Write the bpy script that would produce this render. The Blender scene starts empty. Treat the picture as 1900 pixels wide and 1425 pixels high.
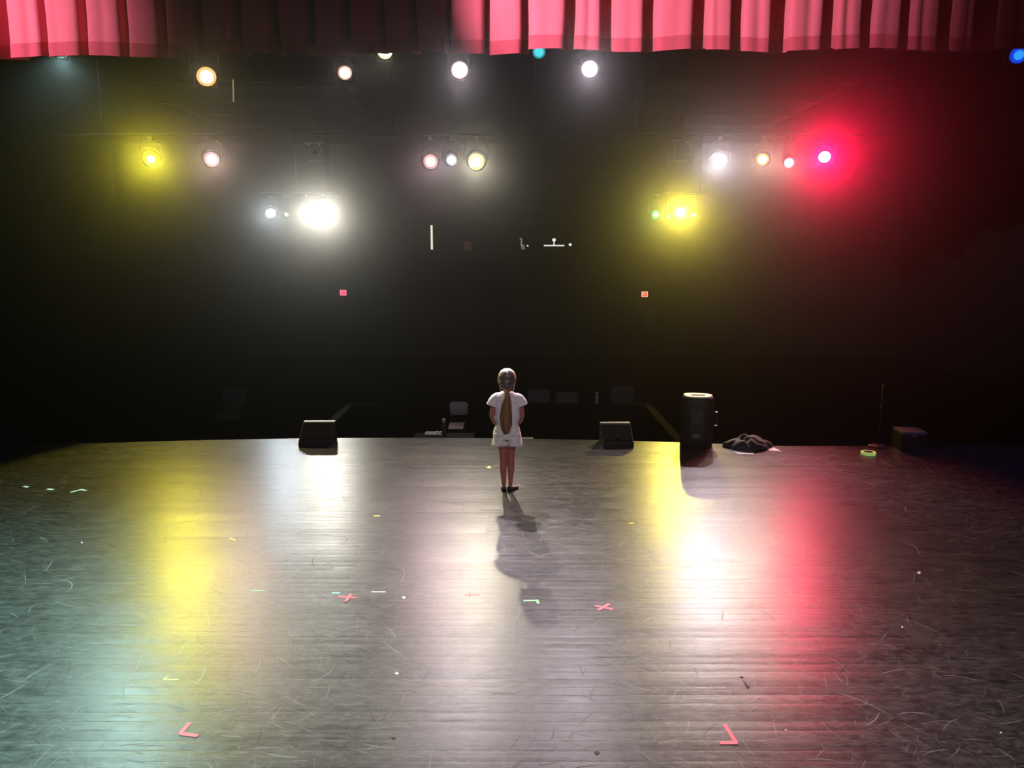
import bpy, bmesh, math, random
import numpy as np
from mathutils import Vector, Matrix, noise

random.seed(7)
sc = bpy.context.scene
C = sc.collection
PI = math.pi

# ------------------------------------------------------------------ camera, world, exposure
F_PX, CAM_H, PITCH = 1372.0, 2.57, math.radians(10.0)
cam_data = bpy.data.cameras.new('camera')
cam_data.sensor_width = 36.0
cam_data.lens = 36.0 * F_PX / 1900.0
cam = bpy.data.objects.new('camera', cam_data)
cam.location = (0, 0, CAM_H)
cam.rotation_euler = (PI / 2 - PITCH, 0, 0)
C.objects.link(cam)
sc.camera = cam
sc.view_settings.view_transform = 'Standard'
sc.view_settings.look = 'None'
sc.view_settings.gamma = 1.0
sc.view_settings.exposure = 0.0
sc.cycles.use_denoising = True
sc.cycles.max_bounces = 4
sc.cycles.diffuse_bounces = 2
sc.cycles.glossy_bounces = 2
sc.cycles.volume_bounces = 0
sc.cycles.sample_clamp_indirect = 4.0
world = bpy.data.worlds.new('world')
sc.world = world
world.use_nodes = True
wn = world.node_tree
wn.nodes.clear()
w_out = wn.nodes.new('ShaderNodeOutputWorld')
w_bg = wn.nodes.new('ShaderNodeBackground')
w_bg.inputs[0].default_value = (0, 0, 0, 1)
HAZE_LOBES = [(0.0008, 0.945), (0.00004, 0.2)]          # (density, forwardness): thin theatrical haze filling the whole hall
w_add = wn.nodes.new('ShaderNodeAddShader')
for k, (dens, g) in enumerate(HAZE_LOBES):
    v = wn.nodes.new('ShaderNodeVolumeScatter')
    v.inputs['Color'].default_value = (1, 1, 1, 1)
    v.inputs['Density'].default_value = dens
    v.inputs['Anisotropy'].default_value = g
    wn.links.new(v.outputs[0], w_add.inputs[k])
wn.links.new(w_bg.outputs[0], w_out.inputs['Surface'])
wn.links.new(w_add.outputs[0], w_out.inputs['Volume'])

CP, SP = math.cos(PITCH), math.sin(PITCH)
def ray(px, py):
    a, b = (px - 950) / F_PX, -(py - 712.5) / F_PX
    return Vector((a, CP + b * SP, -SP + b * CP))
def ground(px, py, z=0.0):
    d = ray(px, py)
    t = (z - CAM_H) / d.z
    return Vector((d.x * t, d.y * t, z))
def at(px, py, Y):
    d = ray(px, py)
    t = Y / d.y
    return Vector((d.x * t, Y, CAM_H + d.z * t))

# ------------------------------------------------------------------ stage lighting (lamps themselves are built below)
def spot(loc, aim, color, power, cone, blend, radius=0.07):
    l = bpy.data.lights.new('spot_beam', 'SPOT')
    l.energy = power
    l.color = color
    l.spot_size = math.radians(cone)
    l.spot_blend = blend
    l.shadow_soft_size = radius
    o = bpy.data.objects.new('spot_beam', l)
    o.location = loc
    d = Vector(aim) - Vector(loc)
    o.rotation_euler = d.to_track_quat('-Z', 'Y').to_euler()
    C.objects.link(o)
    return o

# overhead stage electrics, upstage of the curtain and above the frame, plus one added downlight
spot((-2.2, 5.6, 6.1), (1.5, 10.2, 5.95), (1.0, 0.92, 0.92), 2700, 46, 0.75, 0.05)
spot((-7.9, 6.4, 6.1), (-6.7, 10.2, 5.6), (1.0, 0.92, 0.92), 1300, 54, 1.0, 0.05)
spot((-4.6, 0.0, 6.2), (-4.9, 2.2, 0), (0.42, 1.0, 0.88), 9500, 74, 1.0, 0.08)
spot((1.2, -0.6, 6.2), (0.4, 6.4, 0), (1.0, 0.84, 0.97), 850, 62, 1.0, 0.08)
spot((0.6, 1.6, 6.6), (0.4, 3.4, 0), (1.0, 0.86, 0.97), 900, 66, 1.0, 0.08)  # unseen downlight added to brighten the floor near the camera
spot((9.0, 4.0, 6.0), (8.0, 7.6, 0), (0.15, 0.2, 1.0), 420, 70, 1.0, 0.08)

# ------------------------------------------------------------------ helpers: materials
def nd(nt, t, **kw):
    n = nt.nodes.new(t)
    for k, v in kw.items():
        setattr(n, k, v)
    return n
def mat(name, color, rough=0.5, var=0.15, scale=20.0, spec=0.5, metal=0.0, bump=0.0, bscale=60.0, stretch=(1, 1, 1), emit=None, estr=0.0, sheen=0.0, trans=0.0):
    m = bpy.data.materials.new(name)
    m.use_nodes = True
    nt = m.node_tree
    b = nt.nodes['Principled BSDF']
    b.inputs['Roughness'].default_value = rough
    b.inputs['Metallic'].default_value = metal
    b.inputs['Specular IOR Level'].default_value = spec
    tc = nd(nt, 'ShaderNodeTexCoord')
    mp = nd(nt, 'ShaderNodeMapping')
    mp.inputs['Scale'].default_value = stretch
    nt.links.new(tc.outputs['Object'], mp.inputs['Vector'])
    nz = nd(nt, 'ShaderNodeTexNoise')
    nz.inputs['Scale'].default_value = scale
    nz.inputs['Detail'].default_value = 4
    nt.links.new(mp.outputs[0], nz.inputs['Vector'])
    mx = nd(nt, 'ShaderNodeMix', data_type='RGBA')
    c = Vector(color[:3])
    mx.inputs[6].default_value = (*(c * (1 - var)), 1)
    mx.inputs[7].default_value = (*[min(1, v) for v in c * (1 + var)], 1)
    nt.links.new(nz.outputs['Fac'], mx.inputs[0])
    nt.links.new(mx.outputs[2], b.inputs['Base Color'])
    if bump:
        n2 = nd(nt, 'ShaderNodeTexNoise')
        n2.inputs['Scale'].default_value = bscale
        n2.inputs['Detail'].default_value = 3
        nt.links.new(mp.outputs[0], n2.inputs['Vector'])
        bp = nd(nt, 'ShaderNodeBump')
        bp.inputs['Strength'].default_value = bump
        bp.inputs['Distance'].default_value = 0.01
        nt.links.new(n2.outputs['Fac'], bp.inputs['Height'])
        nt.links.new(bp.outputs[0], b.inputs['Normal'])
    if emit:
        b.inputs['Emission Color'].default_value = (*emit, 1)
        b.inputs['Emission Strength'].default_value = estr
    if sheen:
        b.inputs['Sheen Weight'].default_value = sheen
    if trans:
        b.inputs['Transmission Weight'].default_value = trans
    return m

# ------------------------------------------------------------------ helpers: objects
def obj(name, bm, m, parent=None, smooth=False):
    me = bpy.data.meshes.new(name)
    bmesh.ops.recalc_face_normals(bm, faces=bm.faces)
    bm.to_mesh(me)
    bm.free()
    if smooth:
        me.polygons.foreach_set('use_smooth', [True] * len(me.polygons))
    me.materials.append(m)
    o = bpy.data.objects.new(name, me)
    C.objects.link(o)
    if parent:
        o.parent = parent
    return o
def tag(o, label, cat, group=None):
    o['label'] = label
    o['category'] = cat
    if group:
        o['group'] = group
    return o
def thing(name, label, cat, loc=(0, 0, 0), rz=0.0, group=None):
    o = bpy.data.objects.new(name, None)
    o.empty_display_size = 0.1
    C.objects.link(o)
    o.location = loc
    o.rotation_euler = (0, 0, rz)
    return tag(o, label, cat, group)
def struct(name, bm, m, smooth=False):
    o = obj(name, bm, m, None, smooth)
    o['kind'] = 'structure'
    return o
def box(bm, x0, x1, y0, y1, z0, z1, M=None, bevel=0.0):
    vs = [bm.verts.new((x, y, z)) for x in (x0, x1) for y in (y0, y1) for z in (z0, z1)]
    fs = [(0, 1, 3, 2), (4, 6, 7, 5), (0, 4, 5, 1), (2, 3, 7, 6), (0, 2, 6, 4), (1, 5, 7, 3)]
    faces = [bm.faces.new([vs[i] for i in f]) for f in fs]
    if bevel:
        es = {e for f in faces for e in f.edges}
        r = bmesh.ops.bevel(bm, geom=list(es), offset=bevel, segments=2, affect='EDGES', profile=0.5)
        vs = list({v for f in r['faces'] for v in f.verts} | {v for v in vs if v.is_valid})
    if M is not None:
        bmesh.ops.transform(bm, matrix=M, verts=[v for v in vs if v.is_valid])
    return bm
def prism(bm, prof, x0, x1):
    """profile of (y, z) swept along x"""
    a = [bm.verts.new((x0, y, z)) for y, z in prof]
    b = [bm.verts.new((x1, y, z)) for y, z in prof]
    bm.faces.new(a)
    bm.faces.new(b[::-1])
    n = len(prof)
    for i in range(n):
        bm.faces.new((a[i], b[i], b[(i + 1) % n], a[(i + 1) % n]))
    return bm
def loft(bm, rings, cap=True):
    rs = [[bm.verts.new(p) for p in r] for r in rings]
    n = len(rs[0])
    for a, b in zip(rs, rs[1:]):
        for i in range(n):
            bm.faces.new((a[i], a[(i + 1) % n], b[(i + 1) % n], b[i]))
    if cap:
        bm.faces.new(rs[0][::-1])
        bm.faces.new(rs[-1])
    return bm
def ell(cx, cy, z, rx, ry, n=24, p=2.0, rot=0.0):
    out = []
    for i in range(n):
        t = 2 * PI * i / n
        c, s = math.cos(t), math.sin(t)
        x = rx * math.copysign(abs(c) ** (2 / p), c)
        y = ry * math.copysign(abs(s) ** (2 / p), s)
        out.append((cx + x * math.cos(rot) - y * math.sin(rot), cy + x * math.sin(rot) + y * math.cos(rot), z))
    return out
def tube(bm, pts, r, n=8, cap=True):
    pts = [Vector(p) for p in pts]
    rs = r if isinstance(r, (list, tuple)) else [r] * len(pts)
    rings = []
    ref = None
    for i, p in enumerate(pts):
        d = (pts[min(i + 1, len(pts) - 1)] - pts[max(i - 1, 0)]).normalized()
        if ref is None:
            ref = Vector((0, 0, 1)) if abs(d.z) < 0.9 else Vector((1, 0, 0))
        u = (ref - d * ref.dot(d)).normalized()
        ref = u
        v = d.cross(u)
        rings.append([p + (u * math.cos(2 * PI * k / n) + v * math.sin(2 * PI * k / n)) * rs[i] for k in range(n)])
    return loft(bm, rings, cap)
def lathe(bm, prof, M=None, n=28):
    """profile of (r, z) turned about z"""
    rings = [[(max(r, 1e-4) * math.cos(2 * PI * k / n), max(r, 1e-4) * math.sin(2 * PI * k / n), z) for k in range(n)] for r, z in prof]
    if M is not None:
        rings = [[M @ Vector(p) for p in r] for r in rings]
    return loft(bm, rings, True)
def sphere(bm, c, r, M=None, u=20, v=12):
    mm = Matrix.Translation(c) @ (Matrix.Diagonal((*r, 1)) if isinstance(r, (tuple, list)) else Matrix.Diagonal((r, r, r, 1)))
    if M is not None:
        mm = M @ mm
    bmesh.ops.create_uvsphere(bm, u_segments=u, v_segments=v, radius=1.0, matrix=mm)
    return bm
def new():
    return bmesh.new()

# ------------------------------------------------------------------ materials
M_black = mat('black_plastic', (0.022, 0.022, 0.024), 0.45, 0.2, 30, bump=0.15, bscale=300)
M_cabinet = mat('black_cabinet', (0.009, 0.009, 0.010), 0.6, 0.2, 30, bump=0.2, bscale=250)
M_grille = mat('dark_grille', (0.006, 0.006, 0.007), 0.95, 0.3, 200, spec=0.1)
M_metal = mat('dark_metal', (0.03, 0.03, 0.031), 0.5, 0.2, 40, spec=0.3)
M_steel = mat('bare_steel', (0.55, 0.56, 0.56), 0.3, 0.15, 40, metal=0.9)
M_wall = mat('black_wall_paint', (0.012, 0.012, 0.013), 0.85, 0.3, 3, spec=0.2)
M_ceil = mat('dark_ceiling', (0.05, 0.05, 0.048), 0.8, 0.3, 3, spec=0.2)
M_house = mat('dark_carpet', (0.012, 0.012, 0.014), 0.95, 0.3, 30, spec=0.1)
M_lamplit = mat('lamplit_pale_grey', (0.55, 0.53, 0.5), 0.4, 0.08, 30)  # pale tone standing for lamp light on a yoke and monitor tops
M_grey = mat('grey_fabric', (0.16, 0.16, 0.16), 0.85, 0.2, 40, bump=0.3)
M_white = mat('white_paper', (0.8, 0.82, 0.82), 0.7, 0.05, 30)

def floor_material():
    m = bpy.data.materials.new('worn_black_stage_floor')
    m.use_nodes = True
    nt = m.node_tree
    L = nt.links.new
    b = nt.nodes['Principled BSDF']
    geo = nd(nt, 'ShaderNodeTexCoord')
    def math_(op, a, bb=None, c=None):
        n = nd(nt, 'ShaderNodeMath', operation=op)
        for i, v in enumerate((a, bb, c)):
            if v is None:
                continue
            if isinstance(v, (int, float)):
                n.inputs[i].default_value = v
            else:
                L(v, n.inputs[i])
        return n.outputs[0]
    def mapping(rot=0, scale=(1, 1, 1), loc=(0, 0, 0)):
        n = nd(nt, 'ShaderNodeMapping')
        n.inputs['Rotation'].default_value = (0, 0, rot)
        n.inputs['Scale'].default_value = scale
        n.inputs['Location'].default_value = loc
        L(geo.outputs['Object'], n.inputs['Vector'])
        return n.outputs[0]
    def noise_(vec, scale, detail=2, rough=0.5, dist=0.0):
        n = nd(nt, 'ShaderNodeTexNoise')
        n.inputs['Scale'].default_value = scale
        n.inputs['Detail'].default_value = detail
        n.inputs['Roughness'].default_value = rough
        n.inputs['Distortion'].default_value = dist
        L(vec, n.inputs['Vector'])
        return n.outputs['Fac']
    def ramp(v, a, bb):
        n = nd(nt, 'ShaderNodeMapRange', interpolation_type='SMOOTHSTEP')
        n.inputs['From Min'].default_value = a
        n.inputs['From Max'].default_value = bb
        L(v, n.inputs['Value'])
        return n.outputs['Result']
    # boards running across the stage
    sep = nd(nt, 'ShaderNodeSeparateXYZ')
    L(geo.outputs['Object'], sep.inputs[0])
    W = 0.083
    yb = math_('DIVIDE', sep.outputs['Y'], W)
    row = math_('FLOOR', yb)
    fr = math_('FRACT', yb)
    wn1 = nd(nt, 'ShaderNodeTexWhiteNoise', noise_dimensions='1D')
    L(row, wn1.inputs['W'])
    xs = math_('ADD', math_('DIVIDE', sep.outputs['X'], 2.3), math_('MULTIPLY', wn1.outputs['Value'], 7.0))
    colid = math_('FLOOR', xs)
    fx = math_('FRACT', xs)
    wn2 = nd(nt, 'ShaderNodeTexWhiteNoise', noise_dimensions='2D')
    cmb = nd(nt, 'ShaderNodeCombineXYZ')
    L(row, cmb.inputs[0]); L(colid, cmb.inputs[1])
    L(cmb.outputs[0], wn2.inputs['Vector'])
    rnd = wn2.outputs['Value']
    # each board slightly tilted and cupped
    tilt = math_('MULTIPLY', math_('SUBTRACT', rnd, 0.5), 0.0024)
    h_tilt = math_('MULTIPLY', math_('SUBTRACT', fr, 0.5), tilt)
    cup = math_('MULTIPLY', math_('POWER', math_('ABSOLUTE', math_('SUBTRACT', fr, 0.5)), 2.0), -0.0011)
    gap = math_('MULTIPLY', ramp(math_('ABSOLUTE', math_('SUBTRACT', fr, 0.5)), 0.465, 0.5), -0.0002)
    gapx = math_('MULTIPLY', ramp(math_('ABSOLUTE', math_('SUBTRACT', fx, 0.5)), 0.4985, 0.4998), -0.0002)
    # long streaks along the boards, blotchy roller texture
    streak = noise_(mapping(0, (0.5, 22, 1)), 1.0, 4, 0.6)
    fine = noise_(mapping(0.2, (11, 24, 1)), 1.0, 5, 0.7)
    mott = noise_(mapping(-0.3, (2.6, 6, 1)), 1.0, 5, 0.7)
    blotch = noise_(mapping(0, (1, 1, 1)), 0.8, 3)
    # scuffs: short curved strokes, one per cell, each with its own direction, length and strength
    scuffs = None
    darks = None
    def vmath(op, a_, b_=None):
        n = nd(nt, 'ShaderNodeVectorMath', operation=op)
        for i, v in enumerate((a_, b_)):
            if v is None:
                continue
            if isinstance(v, tuple):
                n.inputs[i].default_value = v
            else:
                L(v, n.inputs[i])
        return n.outputs[0]
    for k, (scale, length, width, keep, amp) in enumerate([(1.1, 0.20, 0.0060, 0.35, 1.0), (1.5, 0.17, 0.0050, 0.3, 0.9), (2.0, 0.13, 0.0060, 0.25, 0.8), (2.5, 0.12, 0.0045, 0.15, 0.8), (3.0, 0.12, 0.0040, 0.1, 0.7), (3.6, 0.10, 0.0040, 0.1, 0.7),
                                                           (4.3, 0.09, 0.0036, 0.1, 0.65), (5.0, 0.08, 0.0034, 0.1, 0.65), (6.0, 0.065, 0.0030, 0.1, 0.6), (7.5, 0.05, 0.0028, 0.1, 0.6), (9.0, 0.042, 0.0026, 0.1, 0.55), (11.0, 0.034, 0.0025, 0.15, 0.5), (14.0, 0.026, 0.0022, 0.2, 0.5)]):
        vec = mapping(0, (1, 1, 0), (k * 3.71, k * 1.93, 0))
        vo = nd(nt, 'ShaderNodeTexVoronoi', voronoi_dimensions='2D', feature='F1')
        vo.inputs['Scale'].default_value = scale
        L(vec, vo.inputs['Vector'])
        d = vmath('SUBTRACT', vec, vo.outputs['Position'])
        sp = nd(nt, 'ShaderNodeSeparateXYZ'); L(d, sp.inputs[0])
        cl_ = nd(nt, 'ShaderNodeSeparateColor'); L(vo.outputs['Color'], cl_.inputs[0])
        # mostly lying across the stage, some at any angle
        ang = math_('MULTIPLY', math_('POWER', math_('SUBTRACT', math_('MULTIPLY', cl_.outputs[0], 2.0), 1.0), 3.0 if k % 2 else 1.0), 1.5708)
        ca, sa = math_('COSINE', ang), math_('SINE', ang)
        u = math_('ADD', math_('MULTIPLY', sp.outputs[0], ca), math_('MULTIPLY', sp.outputs[1], sa))
        v = math_('SUBTRACT', math_('MULTIPLY', sp.outputs[1], ca), math_('MULTIPLY', sp.outputs[0], sa))
        curv = math_('MULTIPLY', math_('SUBTRACT', cl_.outputs[1], 0.5), 5.0)
        v = math_('SUBTRACT', v, math_('MULTIPLY', curv, math_('MULTIPLY', u, u)))
        mv = math_('SUBTRACT', 1.0, ramp(math_('ABSOLUTE', v), width * 0.35, width))
        mu = math_('SUBTRACT', 1.0, ramp(math_('ABSOLUTE', u), length * 0.35, length))
        on = math_('MULTIPLY', ramp(cl_.outputs[2], keep, 1.0), amp)
        s_ = math_('MULTIPLY', math_('MULTIPLY', mv, mu), on)
        if k in (1, 4, 7, 10):
            darks = s_ if darks is None else math_('MAXIMUM', darks, s_)
        else:
            scuffs = s_ if scuffs is None else math_('MAXIMUM', scuffs, s_)
    scr = math_('MULTIPLY', scuffs, math_('ADD', 0.45, math_('MULTIPLY', blotch, 0.9)))
    specks = ramp(noise_(mapping(0, (1, 1, 1)), 55, 1), 0.76, 0.80)
    # colour
    mixc = nd(nt, 'ShaderNodeMix', data_type='RGBA')
    mixc.inputs[6].default_value = (0.008, 0.008, 0.008, 1)
    mixc.inputs[7].default_value = (0.068, 0.065, 0.064, 1)
    L(ramp(math_('ADD', math_('MULTIPLY', fine, 0.65), math_('MULTIPLY', mott, 0.35)), 0.30, 0.72), mixc.inputs[0])
    mixs = nd(nt, 'ShaderNodeMix', data_type='RGBA')
    mixs.inputs[7].default_value = (0.30, 0.29, 0.28, 1)
    L(mixc.outputs[2], mixs.inputs[6])
    L(math_('MULTIPLY', math_('MAXIMUM', scr, math_('MULTIPLY', specks, 0.6)), 0.75), mixs.inputs[0])
    mixd = nd(nt, 'ShaderNodeMix', data_type='RGBA')
    mixd.inputs[7].default_value = (0.010, 0.010, 0.010, 1)
    L(mixs.outputs[2], mixd.inputs[6])
    L(math_('MULTIPLY', darks, 0.8), mixd.inputs[0])
    L(mixd.outputs[2], b.inputs['Base Color'])
    rough = math_('ADD', math_('MULTIPLY', mott, 0.12), math_('ADD', 0.175, math_('ADD', math_('MULTIPLY', streak, 0.10), math_('ADD', math_('MULTIPLY', fine, 0.07), math_('MULTIPLY', math_('MAXIMUM', scr, darks), 0.35)))))
    L(rough, b.inputs['Roughness'])
    b.inputs['Specular IOR Level'].default_value = 0.26
    L(math_('MULTIPLY', 0.28, math_('SUBTRACT', 1.0, math_('MULTIPLY', math_('MAXIMUM', scr, darks), 0.8))), b.inputs['Specular IOR Level'])
    h = math_('ADD', h_tilt, math_('ADD', cup, math_('ADD', gap, gapx)))
    h = math_('ADD', h, math_('MULTIPLY', streak, 0.0012))
    h = math_('ADD', h, math_('MULTIPLY', fine, 0.0009))
    bp = nd(nt, 'ShaderNodeBump')
    bp.inputs['Strength'].default_value = 1.0
    bp.inputs['Distance'].default_value = 1.0
    L(h, bp.inputs['Height'])
    L(bp.outputs[0], b.inputs['Normal'])
    return m
M_floor = floor_material()

# ------------------------------------------------------------------ the setting
EDGE_PTS = [ground(*p) for p in ((205, 822), (300, 818), (550, 814), (790, 812.5), (1060, 815), (1262, 821))]
fit = np.polyfit([p.x for p in EDGE_PTS], [p.y for p in EDGE_PTS], 2)
def edge_y(x):
    xx = max(-5.6, min(3.6, x))
    return float(np.polyval(fit, xx))
STAGE_H = 0.9
bm = new()
xs_ = [-13 + 26 * i / 104 for i in range(105)]
top = [(x, edge_y(x)) for x in xs_] + [(13, -4.5), (-13, -4.5)]
a = [bm.verts.new((x, y, 0)) for x, y in top]
b_ = [bm.verts.new((x, y, -0.06)) for x, y in top]
bm.faces.new(a); bm.faces.new(b_[::-1])
for i in range(len(a)):
    j = (i + 1) % len(a)
    bm.faces.new((a[i], b_[i], b_[j], a[j]))
struct('floor_stage', bm, M_floor)
bm = new()
for x0, x1 in zip(xs_, xs_[1:]):
    y0, y1 = edge_y(x0), edge_y(x1)
    vs = [bm.verts.new(p) for p in ((x0, y0 - 0.05, -0.06), (x1, y1 - 0.05, -0.06), (x1, y1 - 0.05, -STAGE_H), (x0, y0 - 0.05, -STAGE_H))]
    bm.faces.new(vs)
bmesh.ops.remove_doubles(bm, verts=bm.verts, dist=1e-4)
struct('trim_stage_front', bm, M_wall)
struct('floor_house', box(new(), -13, 13, 9.0, 27.3, -STAGE_H - 0.1, -STAGE_H), M_house)
struct('wall_left', box(new(), -13.2, -13, -4.7, 27.3, -1, 8.6), M_wall)
struct('wall_right', box(new(), 13, 13.2, -4.7, 27.3, -1, 8.6), M_wall)
struct('wall_upstage', box(new(), -13.2, 13.2, -4.7, -4.5, -1, 8.6), M_wall)
struct('ceiling_stage', box(new(), -13.2, 13.2, -4.7, 10.6, 8.6, 8.8), M_wall)
struct('wall_header', box(new(), -13.2, 13.2, 10.62, 10.8, 6.1, 8.6), M_wall)
struct('ceiling_house', box(new(), -13.2, 13.2, 10.8, 27.5, 6.1, 6.3), M_wall)

# back wall of the house with the control booth behind its window
YB = 25.0
w0, w1 = at(792, 466, YB), at(1090, 405, YB)
bm = new()
box(bm, -13.2, w0.x, YB, YB + 0.2, -1, 6.2)
box(bm, w1.x, 13.2, YB, YB + 0.2, -1, 6.2)
box(bm, w0.x, w1.x, YB, YB + 0.2, -1, w0.z)
box(bm, w0.x, w1.x, YB, YB + 0.2, w1.z, 6.2)
struct('wall_back', bm, M_wall)
bm = new()
t_ = 0.06
box(bm, w0.x - t_, w0.x, YB - 0.04, YB + 0.02, w0.z - t_, w1.z + t_)
box(bm, w1.x, w1.x + t_, YB - 0.04, YB + 0.02, w0.z - t_, w1.z + t_)
box(bm, w0.x, w1.x, YB - 0.04, YB + 0.02, w1.z, w1.z + t_)
box(bm, w0.x, w1.x, YB - 0.08, YB + 0.02, w0.z - t_, w0.z)
struct('window_1', bm, M_wall)
bm = new()
box(bm, w0.x - 0.6, w1.x + 0.6, YB + 2.2, YB + 2.3, w0.z - 1.0, w1.z + 0.6)
box(bm, w0.x - 0.7, w0.x - 0.6, YB + 0.2, YB + 2.3, w0.z - 1.0, w1.z + 0.6)
box(bm, w1.x + 0.6, w1.x + 0.7, YB + 0.2, YB + 2.3, w0.z - 1.0, w1.z + 0.6)
box(bm, w0.x - 0.6, w1.x + 0.6, YB + 0.2, YB + 2.3, w1.z + 0.6, w1.z + 0.7)
box(bm, w0.x - 0.6, w1.x + 0.6, YB + 0.2, YB + 2.3, w0.z - 1.1, w0.z - 1.0)
struct('wall_booth', bm, M_wall)

# ------------------------------------------------------------------ curtain valance
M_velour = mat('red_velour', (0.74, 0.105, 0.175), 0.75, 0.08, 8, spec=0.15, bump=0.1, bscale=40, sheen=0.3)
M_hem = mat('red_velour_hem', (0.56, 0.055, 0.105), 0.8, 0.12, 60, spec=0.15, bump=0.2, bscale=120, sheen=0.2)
PLEATS = [(-130, -70), (-62, 3), (26, 88), (96, 160), (170, 236), (246, 306), (316, 372), (382, 442), (452, 512), (522, 577), (588, 642), (652, 706), (716, 764),
          (774, 828), (838, 898), (908, 968), (980, 1048), (1066, 1112), (1134, 1192), (1212, 1284), (1306, 1352), (1372, 1426), (1456, 1520), (1541, 1590), (1611, 1664),
          (1682, 1732), (1760, 1796), (1852, 1892), (1928, 1990), (2010, 2066)]
YC = 10.3
def cx(px):
    return at(px, 80, YC).x
def curtain_path():
    """(x, y, phase) along the pleated cloth: broad fronts standing toward the stage, deep gaps behind"""
    rnd = random.Random(3)
    pts = []
    for i, (p0, p1) in enumerate(PLEATS):
        x0, x1 = cx(p0), cx(p1)
        w = x1 - x0
        dep = rnd.uniform(0.12, 0.17)
        n = 16
        crease = rnd.uniform(0.35, 0.65)
        cd = rnd.choice([0.0, 0.015, 0.03, 0.05])
        for k in range(n + 1):
            t = k / n
            y = YC - dep * (1 - abs(2 * t - 1) ** 6 * 0.25) + cd * math.exp(-((t - crease) / 0.09) ** 2) + rnd.uniform(-0.003, 0.003)
            pts.append((x0 + w * t, y, i))
        if i + 1 < len(PLEATS):
            xn = cx(PLEATS[i + 1][0])
            g = xn - x1
            for k, (u, yy) in enumerate(((-0.05, -0.02), (-0.15, 0.10), (-0.10, 0.26), (0.2, 0.36), (0.5, 0.38), (0.8, 0.36), (1.10, 0.26), (1.15, 0.10), (1.05, -0.02))):
                pts.append((x1 + g * u, YC + yy, i))
    return pts
path = curtain_path()
for _ in range(2):
    path = [path[0]] + [((a[0] + 2 * b[0] + c[0]) / 4, (a[1] + 2 * b[1] + c[1]) / 4, b[2]) for a, b, c in zip(path, path[1:], path[2:])] + [path[-1]]
rnd = random.Random(11)
hemdz = {i: rnd.uniform(-0.02, 0.02) for i in range(len(PLEATS))}
def hem_z(x):
    # bottom of the cloth: a little lower at the left of the stage
    l = at(40, 107, YC - 0.15).z
    r = at(1400, 92, YC - 0.15).z
    t = (x - cx(40)) / (cx(1400) - cx(40))
    return l + (r - l) * min(1.15, max(-0.1, t))
def curtain_mesh(t0, t1, rows, off):
    bm = new()
    ZT = 7.4
    grid = []
    for r in range(rows + 1):
        line = []
        for x, y, i in path:
            zb = hem_z(x) + hemdz[i] + 0.02 * math.sin(x * 3.1) + 0.24 * (y - YC + 0.14)
            hem_top = zb + 0.17
            lo, hi = (zb, hem_top) if off else (hem_top, ZT)
            z = hi + (lo - hi) * r / rows
            up = max(0.0, z - zb)
            yy = YC + (y - YC) * (1.0 + 0.10 * math.exp(-up / 0.25)) + 0.012 * noise.noise(Vector((x * 5, z * 2.2, 0)))
            xx = x + 0.015 * noise.noise(Vector((x * 2, z * 1.5, 4))) + 0.010 * math.sin(i * 2.3) * math.exp(-up / 0.4)
            line.append(bm.verts.new((xx, yy - off, z)))
        grid.append(line)
    for a, b in zip(grid, grid[1:]):
        for k in range(len(a) - 1):
            bm.faces.new((a[k], a[k + 1], b[k + 1], b[k]))
    return bm
val = thing('curtain_valance', 'red velour pleated valance hanging across the top of the stage opening', 'curtain', (0, YC, 6.0))
def to_local(o, p):
    o.parent = p
    o.matrix_parent_inverse = Matrix.Translation(p.location).inverted()
    return o
cl = to_local(obj('cloth', curtain_mesh(0, 1, 14, 0.0), M_velour, None, True), val)
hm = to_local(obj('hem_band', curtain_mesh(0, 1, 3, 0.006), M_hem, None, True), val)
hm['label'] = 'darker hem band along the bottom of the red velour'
bar = to_local(obj('batten', tube(new(), [(-9, YC, 7.42), (9, YC, 7.42)], 0.03), M_metal), val)

# black side masking legs
def leg_mesh(x0, x1, y, z0, z1):
    bm = new()
    n = 60
    a, b = [], []
    for i in range(n + 1):
        x = x0 + (x1 - x0) * i / n
        yy = y + 0.08 * math.sin(i * 0.9) + 0.03 * math.sin(i * 2.3)
        a.append(bm.verts.new((x, yy, z0))); b.append(bm.verts.new((x, yy, z1)))
    for i in range(n):
        bm.faces.new((a[i], a[i + 1], b[i + 1], b[i]))
    return bm
M_duvet = mat('black_masking_cloth', (0.006, 0.006, 0.007), 0.95, 0.2, 20, spec=0.05)
for s, side in ((-1, 'left'), (1, 'right')):
    g = obj('masking_curtain', leg_mesh(s * 8.6, s * 12.9, 9.4, 0.0, 8.5), M_duvet, None, True)
    tag(g, 'black side masking curtain at the %s edge of the stage' % side, 'curtain')

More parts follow.
